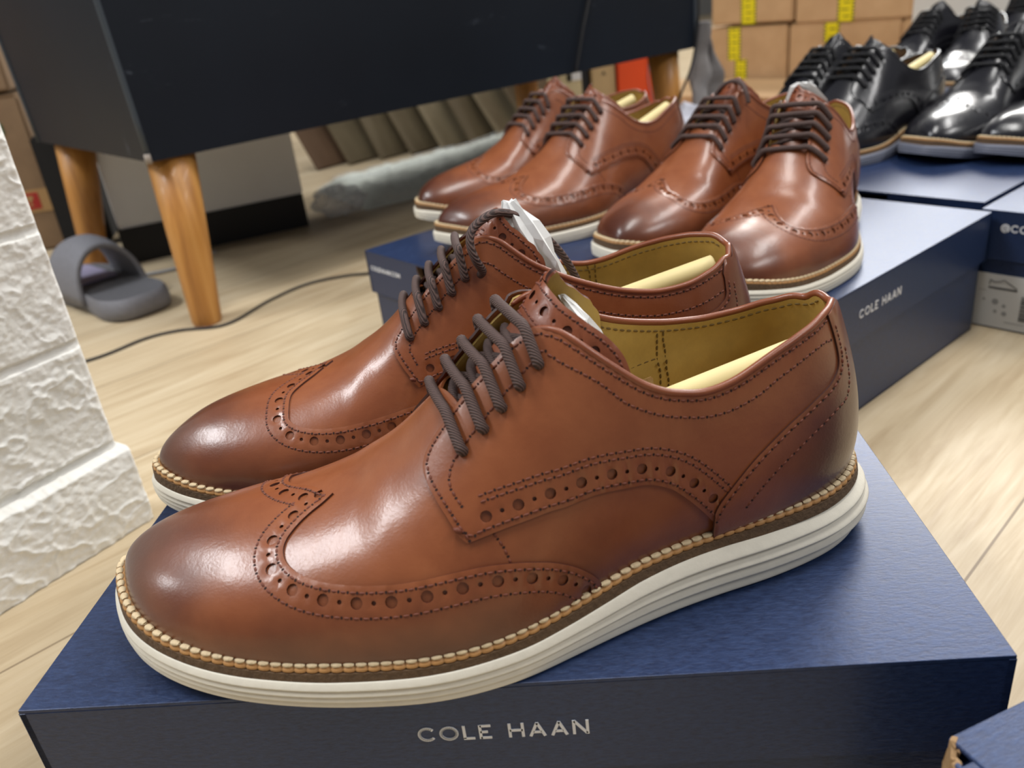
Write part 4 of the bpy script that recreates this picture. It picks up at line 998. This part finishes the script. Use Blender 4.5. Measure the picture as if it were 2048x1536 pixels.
# ------------------------------------------------------------------ cartons
def cardboard(name, a, b):
    m = NT(name); co = m.coord(); m.setp(Base_Color=m.ramp(m.noise(co, 14, 4, .6), [(.3, a), (.7, b)]), Roughness=.8, Normal=m.bump(m.noise(co, 120, 3), .12, .001)); return m.m
CARD = cardboard('cardboard', srgb(184, 150, 108), srgb(198, 164, 122)); CARD_D = cardboard('dark_cardboard', srgb(122, 98, 74), srgb(140, 114, 86))
YEL = simple('yellow_printed_tape', srgb(228, 214, 24), .4); BLKP = simple('black_tape_print', srgb(40, 38, 20), .6)
def carton(loc, ang, W, D, H, lab, tape=None, mat=CARD, group=None, cat='carton', marks=None):
    root = empty('carton', loc, ang, lab, cat, group); g = .0015
    mb = MB(); mb.box(0, W, 0, D, 0, H-g); mb.build('box_body', mat, root, bevel=.004, smooth=False)
    fl = MB(); fl.box(.003, W-.003, .003, D/2-.0015, H-g, H+.001); fl.box(.003, W-.003, D/2+.0015, D-.003, H-g, H+.001); fl.build('top_flaps', mat, root, smooth=False)
    if tape:
        for (x0, x1, z0, z1) in tape:
            t = MB(); zig = []; n = max(4, int((z1-z0)/.008)); 
            L_ = [(x0 + (.0022 if i % 2 else 0), z0+(z1-z0)*i/n) for i in range(n+1)]; R_ = [(x1 - (.0022 if i % 2 else 0), z0+(z1-z0)*i/n) for i in range(n+1)]
            V = [(x, -.0006, z) for x, z in L_] + [(x, -.0006, z) for x, z in R_]
            t.add(V, [(i, n+1+i, n+2+i, i+1) for i in range(n)]); tp = t.build('tape', YEL, root, smooth=False)
            p = MB(); rnd = random.Random(int((x0+z0)*1e4)+len(lab))
            for i in range(n):                                     # dark hazard ticks down both edges and blurred print in the middle
                z = z0+(z1-z0)*(i+.5)/n; hgt = (z1-z0)/n*.3
                for xe, s in ((x0+.0012, 1), (x1-.0012, -1)): p.box(min(xe, xe+s*.0052), max(xe, xe+s*.0052), -.0010, -.0007, z-hgt, z+hgt)
                if i % 2: xc = (x0+x1)/2+rnd.uniform(-.003, .003); ww = rnd.uniform(.006, .011); p.box(xc-ww, xc+ww, -.0010, -.0007, z-hgt*.7, z+hgt*.3)
            p.build('tape_print', BLKP, tp, smooth=False)
    return root
pc = Vector((.654, 2.442, 0)); ac = -math.radians(46.98)
def cpos(s, z, back=0): return pc - ey2*s + ex2*back + Vector((0, 0, z))
TG = 'taped cardboard cartons stacked at the back'
carton(cpos(-.006, .002), ac, .295, .22, .152, 'lower carton beside the bench, yellow tape in two offset strips', [(.104, .150, .066, .152), (.128, .171, 0, .068)], group=TG)
carton(cpos(.296, .002), ac, .305, .22, .152, 'lower carton partly hidden by the leftmost black shoe, yellow tape at top', [(.100, .145, .105, .152)], group=TG)
carton(cpos(.602, .002), ac, .25, .22, .150, 'lower carton at the right end of the row, behind a black shoe', None, group=TG)
carton(cpos(.04, .162, .004), ac, .262, .22, .155, 'upper carton nearest the bench, one strip of yellow tape', [(.098, .150, 0, .155)], group=TG)
carton(cpos(.312, .1555, .0), ac, .31, .22, .155, 'upper carton to the right, yellow tape down its middle', [(.118, .166, 0, .155)], group=TG)
carton(cpos(.64, .1555, .02), ac, .2, .22, .15, 'upper carton farthest right, mostly out of view', None, mat=CARD, group=TG)
mb = MB(); mb.box(-.10, .9, -.32, -.02, 0, .02); o = mb.build('cardboard_sheet', CARD, bevel=.002, smooth=False); o.location = cpos(-.02, 0, 0); o.rotation_euler = (0, 0, ac)
tag(o, 'flat tan board on the floor in front of the taped cartons', 'board')
# back right: white lidded tub
mb = MB(); r_ = empty('storage_tub', cpos(.74, .021, -.25), ac, 'white lidded tub at the top right behind the black shoes', 'tub')
WT = simple('white_plastic', srgb(214, 214, 208), .4); mb.box(0, .30, 0, .2, 0, .21); mb.build('tub_body', WT, r_, bevel=.006, smooth=False); mb = MB(); mb.box(-.006, .306, -.006, .206, .205, .225); mb.build('lid', WT, r_, bevel=.004, smooth=False)
# left: two cartons behind the bench
cl = Vector((-.6028-.30, 1.1881-.094, 0)); al = math.atan2(.3, .954)
root = carton(cl, al, .262, .26, .255, 'lower cardboard carton at the left with a red fragile mark and green marks', None, CARD_D)
RED = simple('red_print', srgb(170, 40, 34), .6); GRN = simple('green_print', srgb(34, 92, 62), .6); TANL = simple('tan_label', srgb(176, 140, 92), .6)
mb = MB(); mb.box(.196, .2615, -.0008, -.0004, .066, .104); t = mb.build('label', TANL, root, smooth=False)
mb = MB(); mb.box(.214, .243, -.0014, -.0009, .072, .099); mk = mb.build('fragile_mark', RED, t, smooth=False)
mb = MB(); gl = [(.2225, .094), (.2345, .094), (.2335, .088), (.2305, .0855), (.2295, .0855), (.2295, .080), (.233, .0775), (.224, .0775), (.2275, .080), (.2275, .0855), (.2265, .0855), (.2235, .088)]
mb.add([(x, -.0018, z) for x, z in gl], [tuple(range(len(gl)))]); mb.build('glass_symbol', TANL, mk, smooth=False)
mb = MB(); mb.box(.196, .212, -.0012, -.0004, .218, .234); mb.box(.206, .226, -.0012, -.0004, .196, .214); mb.build('green_mark', GRN, root, smooth=False)
carton(cl + Vector((.0, .0, .2605)), al, .256, .26, .15, 'upper cardboard carton at the left, on the one with the red mark', None, CARD_D)
# black block added to fill the dark gap between carton and bench
mb = MB(); mb.box(-.002, .065, .0, .2, 0, .19); o = mb.build('dark_gap_block', simple('matt_black', srgb(16, 16, 18), .8), bevel=.004, smooth=False); o.location = (-.628, 1.128, 0); o.rotation_euler = (0, 0, al)
tag(o, 'matt black upright case for the dark gap between the left cartons and the bench leg', 'case')
# ------------------------------------------------------------------ under the bench, far side: leaning flattened cartons
rnd = random.Random(11); n = 0
KR = [cardboard('kraft_sheet_%s' % w_, srgb(*a_), srgb(*b_)) for w_, a_, b_ in (('plain', (92, 80, 58), (104, 92, 68)), ('pale', (118, 106, 82), (134, 122, 96)), ('brown', (84, 62, 42), (96, 72, 50)))]
spec = [(-.30, 1.62, 'brown', .28), (-.24, 1.66, 'plain', .3), (-.17, 1.70, 'plain', .3), (-.09, 1.72, 'plain', .32), (-.02, 1.74, 'pale', .3), (.06, 1.76, 'plain', .32), (.12, 1.78, 'pale', .31), (.22, 1.80, 'plain', .34), (.26, 1.92, 'pale', .34), (.30, 1.98, 'pale', .33)]
words = ['brown flattened carton farthest left in the leaning row', 'flattened carton second from the left in the leaning row', 'flattened carton third from the left in the leaning row', 'flattened carton fourth from the left in the leaning row', 'pale-edged flattened carton fifth from the left in the row', 'flattened carton sixth from the left in the leaning row', 'pale flattened carton seventh from the left in the row', 'flattened carton third from the right in the leaning row', 'pale flattened carton second from the right in the row', 'pale flattened carton farthest right, nearest the cream box']
for i, ((x, y, k, h), lab) in enumerate(zip(spec, words)):
    mb = MB(); mb.box(0, .006, 0, .16, 0, .42); mt = KR[['plain', 'pale', 'brown'].index(k)]  # sheets lengthened out of view behind the bench to stop light from the back
    o = mb.build('flattened_carton', mt, bevel=.001, smooth=False); o.location = (-.33+.068*i, 1.66+.026*i, .001)
    o.rotation_euler = (Matrix.Rotation(math.radians(-38), 3, 'Z') @ Matrix.Rotation(math.radians(-33+rnd.uniform(-5, 5)), 3, 'Y')).to_euler()
    tag(o, lab, 'flattened carton', 'flattened cartons leaning in a row under the bench')
# plastic-wrapped stack on the floor with a crumpled bag
def film(name, alpha, tint=(.9, .92, .95, 1)):
    m = NT(name); co = m.coord(); nn = m.noise(co, 26, 6, .7, 1.4)
    m.setp(Base_Color=tint, Roughness=.22, Specular_IOR_Level=.7, Alpha=m.ramp(nn, [(.3, (alpha*.6,)*3+(1,)), (.7, (min(1, alpha*1.3),)*3+(1,))]), Normal=m.bump(nn, .9, .006)); return m.m
def crumple(name, c, r, seed, mat, lab, cat, sub=4, amp=.35):
    bm = bmesh.new(); bmesh.ops.create_icosphere(bm, subdivisions=sub, radius=1)
    from mathutils import noise
    for v in bm.verts:
        p = v.co.copy(); k = 1 + amp*(noise.noise(p*2.3+Vector((seed, 0, 0))) + .6*abs(noise.noise(p*5+Vector((0, seed, 0)))) + .3*noise.noise(p*11)); v.co = Vector((p.x*r[0]*k, p.y*r[1]*k, max(-.98, p.z*k)*r[2]+r[2]))
    me = bpy.data.meshes.new(name); bm.to_mesh(me); bm.free()
    o = link(name, me, None, mat); o.location = c; return tag(o, lab, cat)
crumple('plastic_bag', (-.172, 1.20, .001), (.042, .034, .024), 3, film('clear_film', .5, (.8, .82, .86, 1)), 'crumpled clear plastic bag on the floor by the grey box', 'plastic bag')
def stack():
    root = empty('wrapped_stack', (-.13, 1.22, 0), math.radians(34), 'low stack of white garments wrapped in shiny plastic film on the floor', 'wrapped stack')
    nx, ny = 60, 30; W = simple('pale_green_white_cloth', srgb(236, 240, 228), .7)
    from mathutils import noise
    V = []; F = []
    for j in range(ny+1):
        for i in range(nx+1):
            u, v = i/nx, j/ny; x = u*.50; y = v*.26; e = min(1, min(u, 1-u)*12)*min(1, min(v, 1-v)*8); e = e**.5
            V.append((x, y, e*(.022 + .020*u + .004*noise.noise(Vector((x*14, y*18, 0))) + .006*noise.noise(Vector((x*50, y*60, 2))))))
    F = [(j*(nx+1)+i, j*(nx+1)+i+1, (j+1)*(nx+1)+i+1, (j+1)*(nx+1)+i) for j in range(ny) for i in range(nx)]
    link('folded_cloth', mesh_from(V, F, 'folded_cloth'), root, W)
    V2 = [(x*1.01-.003, y*1.02-.003, z*1.08+.002+.003*abs(noise.noise(Vector((x*90, y*90, 5))))) for x, y, z in V]
    link('plastic_film', mesh_from(V2, F, 'plastic_film'), root, film('wrap_film', .18))
stack()
# boxes beyond the bench's right end, extended upward unseen to block back light
e1 = Vector((.968, .25, 0)); a1 = math.atan2(.25, .968); q0 = Vector((.55, 1.75, 0))
def fbox(name, s0, s1, z1, depth, mat, lab, cat, back=0):
    mb = MB(); mb.box(0, s1-s0, 0, depth, 0, z1); o = mb.build(name, mat, bevel=.002, smooth=False); p = q0 + e1*s0 + Vector((-.25, .968, 0))*back; o.location = p; o.rotation_euler = (0, 0, a1); return tag(o, lab, cat)
CREAM = simple('cream_card', srgb(206, 190, 150), .6, .05, 20); TANC = simple('tan_card', srgb(190, 162, 118), .6, .05, 20); ORG = simple('orange_card', srgb(226, 76, 24), .5, .05, 10)
c_ = fbox('packing_box', -.335, -.284, .44, .10, CREAM, 'narrow cream box with a black spot, standing behind the brown shoes', 'box')
mb = MB(); mb.add([(.023+.006*math.cos(t), -.0006, .137+.009*math.sin(t)) for t in np.linspace(0, 2*PI, 16, endpoint=False)], [tuple(range(16))]); mb.build('black_spot', BLKP, c_, smooth=False)
mb = MB(); mb.box(.029, .050, -.0012, -.0004, .13, .165); mb.build('white_patch', simple('white_print', srgb(225, 225, 225), .5), c_, smooth=False)
fbox('packing_box', -.2825, -.2635, .44, .10, simple('black_card', srgb(20, 22, 26), .6), 'narrow black box edge between the cream and the tan box', 'box', .01)
c_ = fbox('packing_box', -.262, -.2075, .44, .10, TANC, 'tan box with a small dark emblem, left of the orange box', 'box')
mb = MB(); mb.add([(.027+x, -.0006, .135+z) for x, z in ((-.006, -.002), (-.002, .001), (0, .007), (.003, .001), (.007, -.003), (.001, -.001))], [(0, 1, 2, 3, 4, 5)]); mb.build('emblem', BLKP, c_, smooth=False)
c_ = fbox('shoe_carton', -.206, -.118, .42, .14, ORG, 'bright orange box tied with string beyond the bench', 'box', -.01)
STR = simple('grey_string', srgb(150, 130, 140), .7)
mb = MB(); mb.tube(catmull([(.066, -.0015, .42), (.068, -.0015, .25), (.070, -.0015, .15), (.068, -.0015, .11), (.078, -.0015, .06), (.080, -.0015, 0.004)], 6), .0012, 6); mb.build('string', STR, c_)
# grey cloth bag hanging at the bench end and cords
def cloth():
    from mathutils import noise
    V = []; nx, ny = 16, 30; base = Vector((.478, 1.36, 0))
    for j in range(ny+1):
        for i in range(nx+1):
            u, v = i/nx, j/ny; w_ = .012+.055*v; x = (u-.35)*w_*1.3; z = .235-.14*v; y = .012*math.sin(u*9+v*3) + .01*noise.noise(Vector((u*3, v*4, 1)))
            V.append(base + eb*x + fb*y + Vector((0, 0, z)))
    F = [(j*(nx+1)+i, j*(nx+1)+i+1, (j+1)*(nx+1)+i+1, (j+1)*(nx+1)+i) for j in range(ny) for i in range(nx)]
    o = link('grey_cloth', mesh_from(V, F, 'grey_cloth'), None, simple('grey_mesh_cloth', srgb(128, 124, 122), .8, .1, 200)); s = o.modifiers.new('t', 'SOLIDIFY'); s.thickness = .0015
    tag(o, 'grey mesh cloth hanging off the right end of the bench', 'cloth')
cloth()
cable([tuple(Vector((.468, 1.352, 0)) + Vector((0, -.004, .30))), (.468, 1.345, .24), (.455, 1.335, .17), (.43, 1.33, .11), (.44, 1.31, .09), (.46, 1.30, .10), (.475, 1.29, .07)], .0022, 'black cord hanging down the right end of the bench')
cable([tuple(Vector((.30, 1.185, 0)) + Vector((.004, -.008, .45))), (.285, 1.165, .33), (.262, 1.142, .25), (.248, 1.13, .197)], .0022, 'black strap trailing down the bench front')
WPAP = simple('white_crumpled_paper', srgb(206, 208, 220), .7)
crumple('tissue_paper', (.345, 1.10, .001), (.05, .04, .055), 7, WPAP, 'white crumpled paper between the two brown pairs', 'tissue paper', 3, .3)
crumple('tissue_paper', (.455, 1.30, .001), (.075, .05, .05), 9, WPAP, 'lilac-white crumpled paper below the orange box', 'tissue paper', 3, .3)
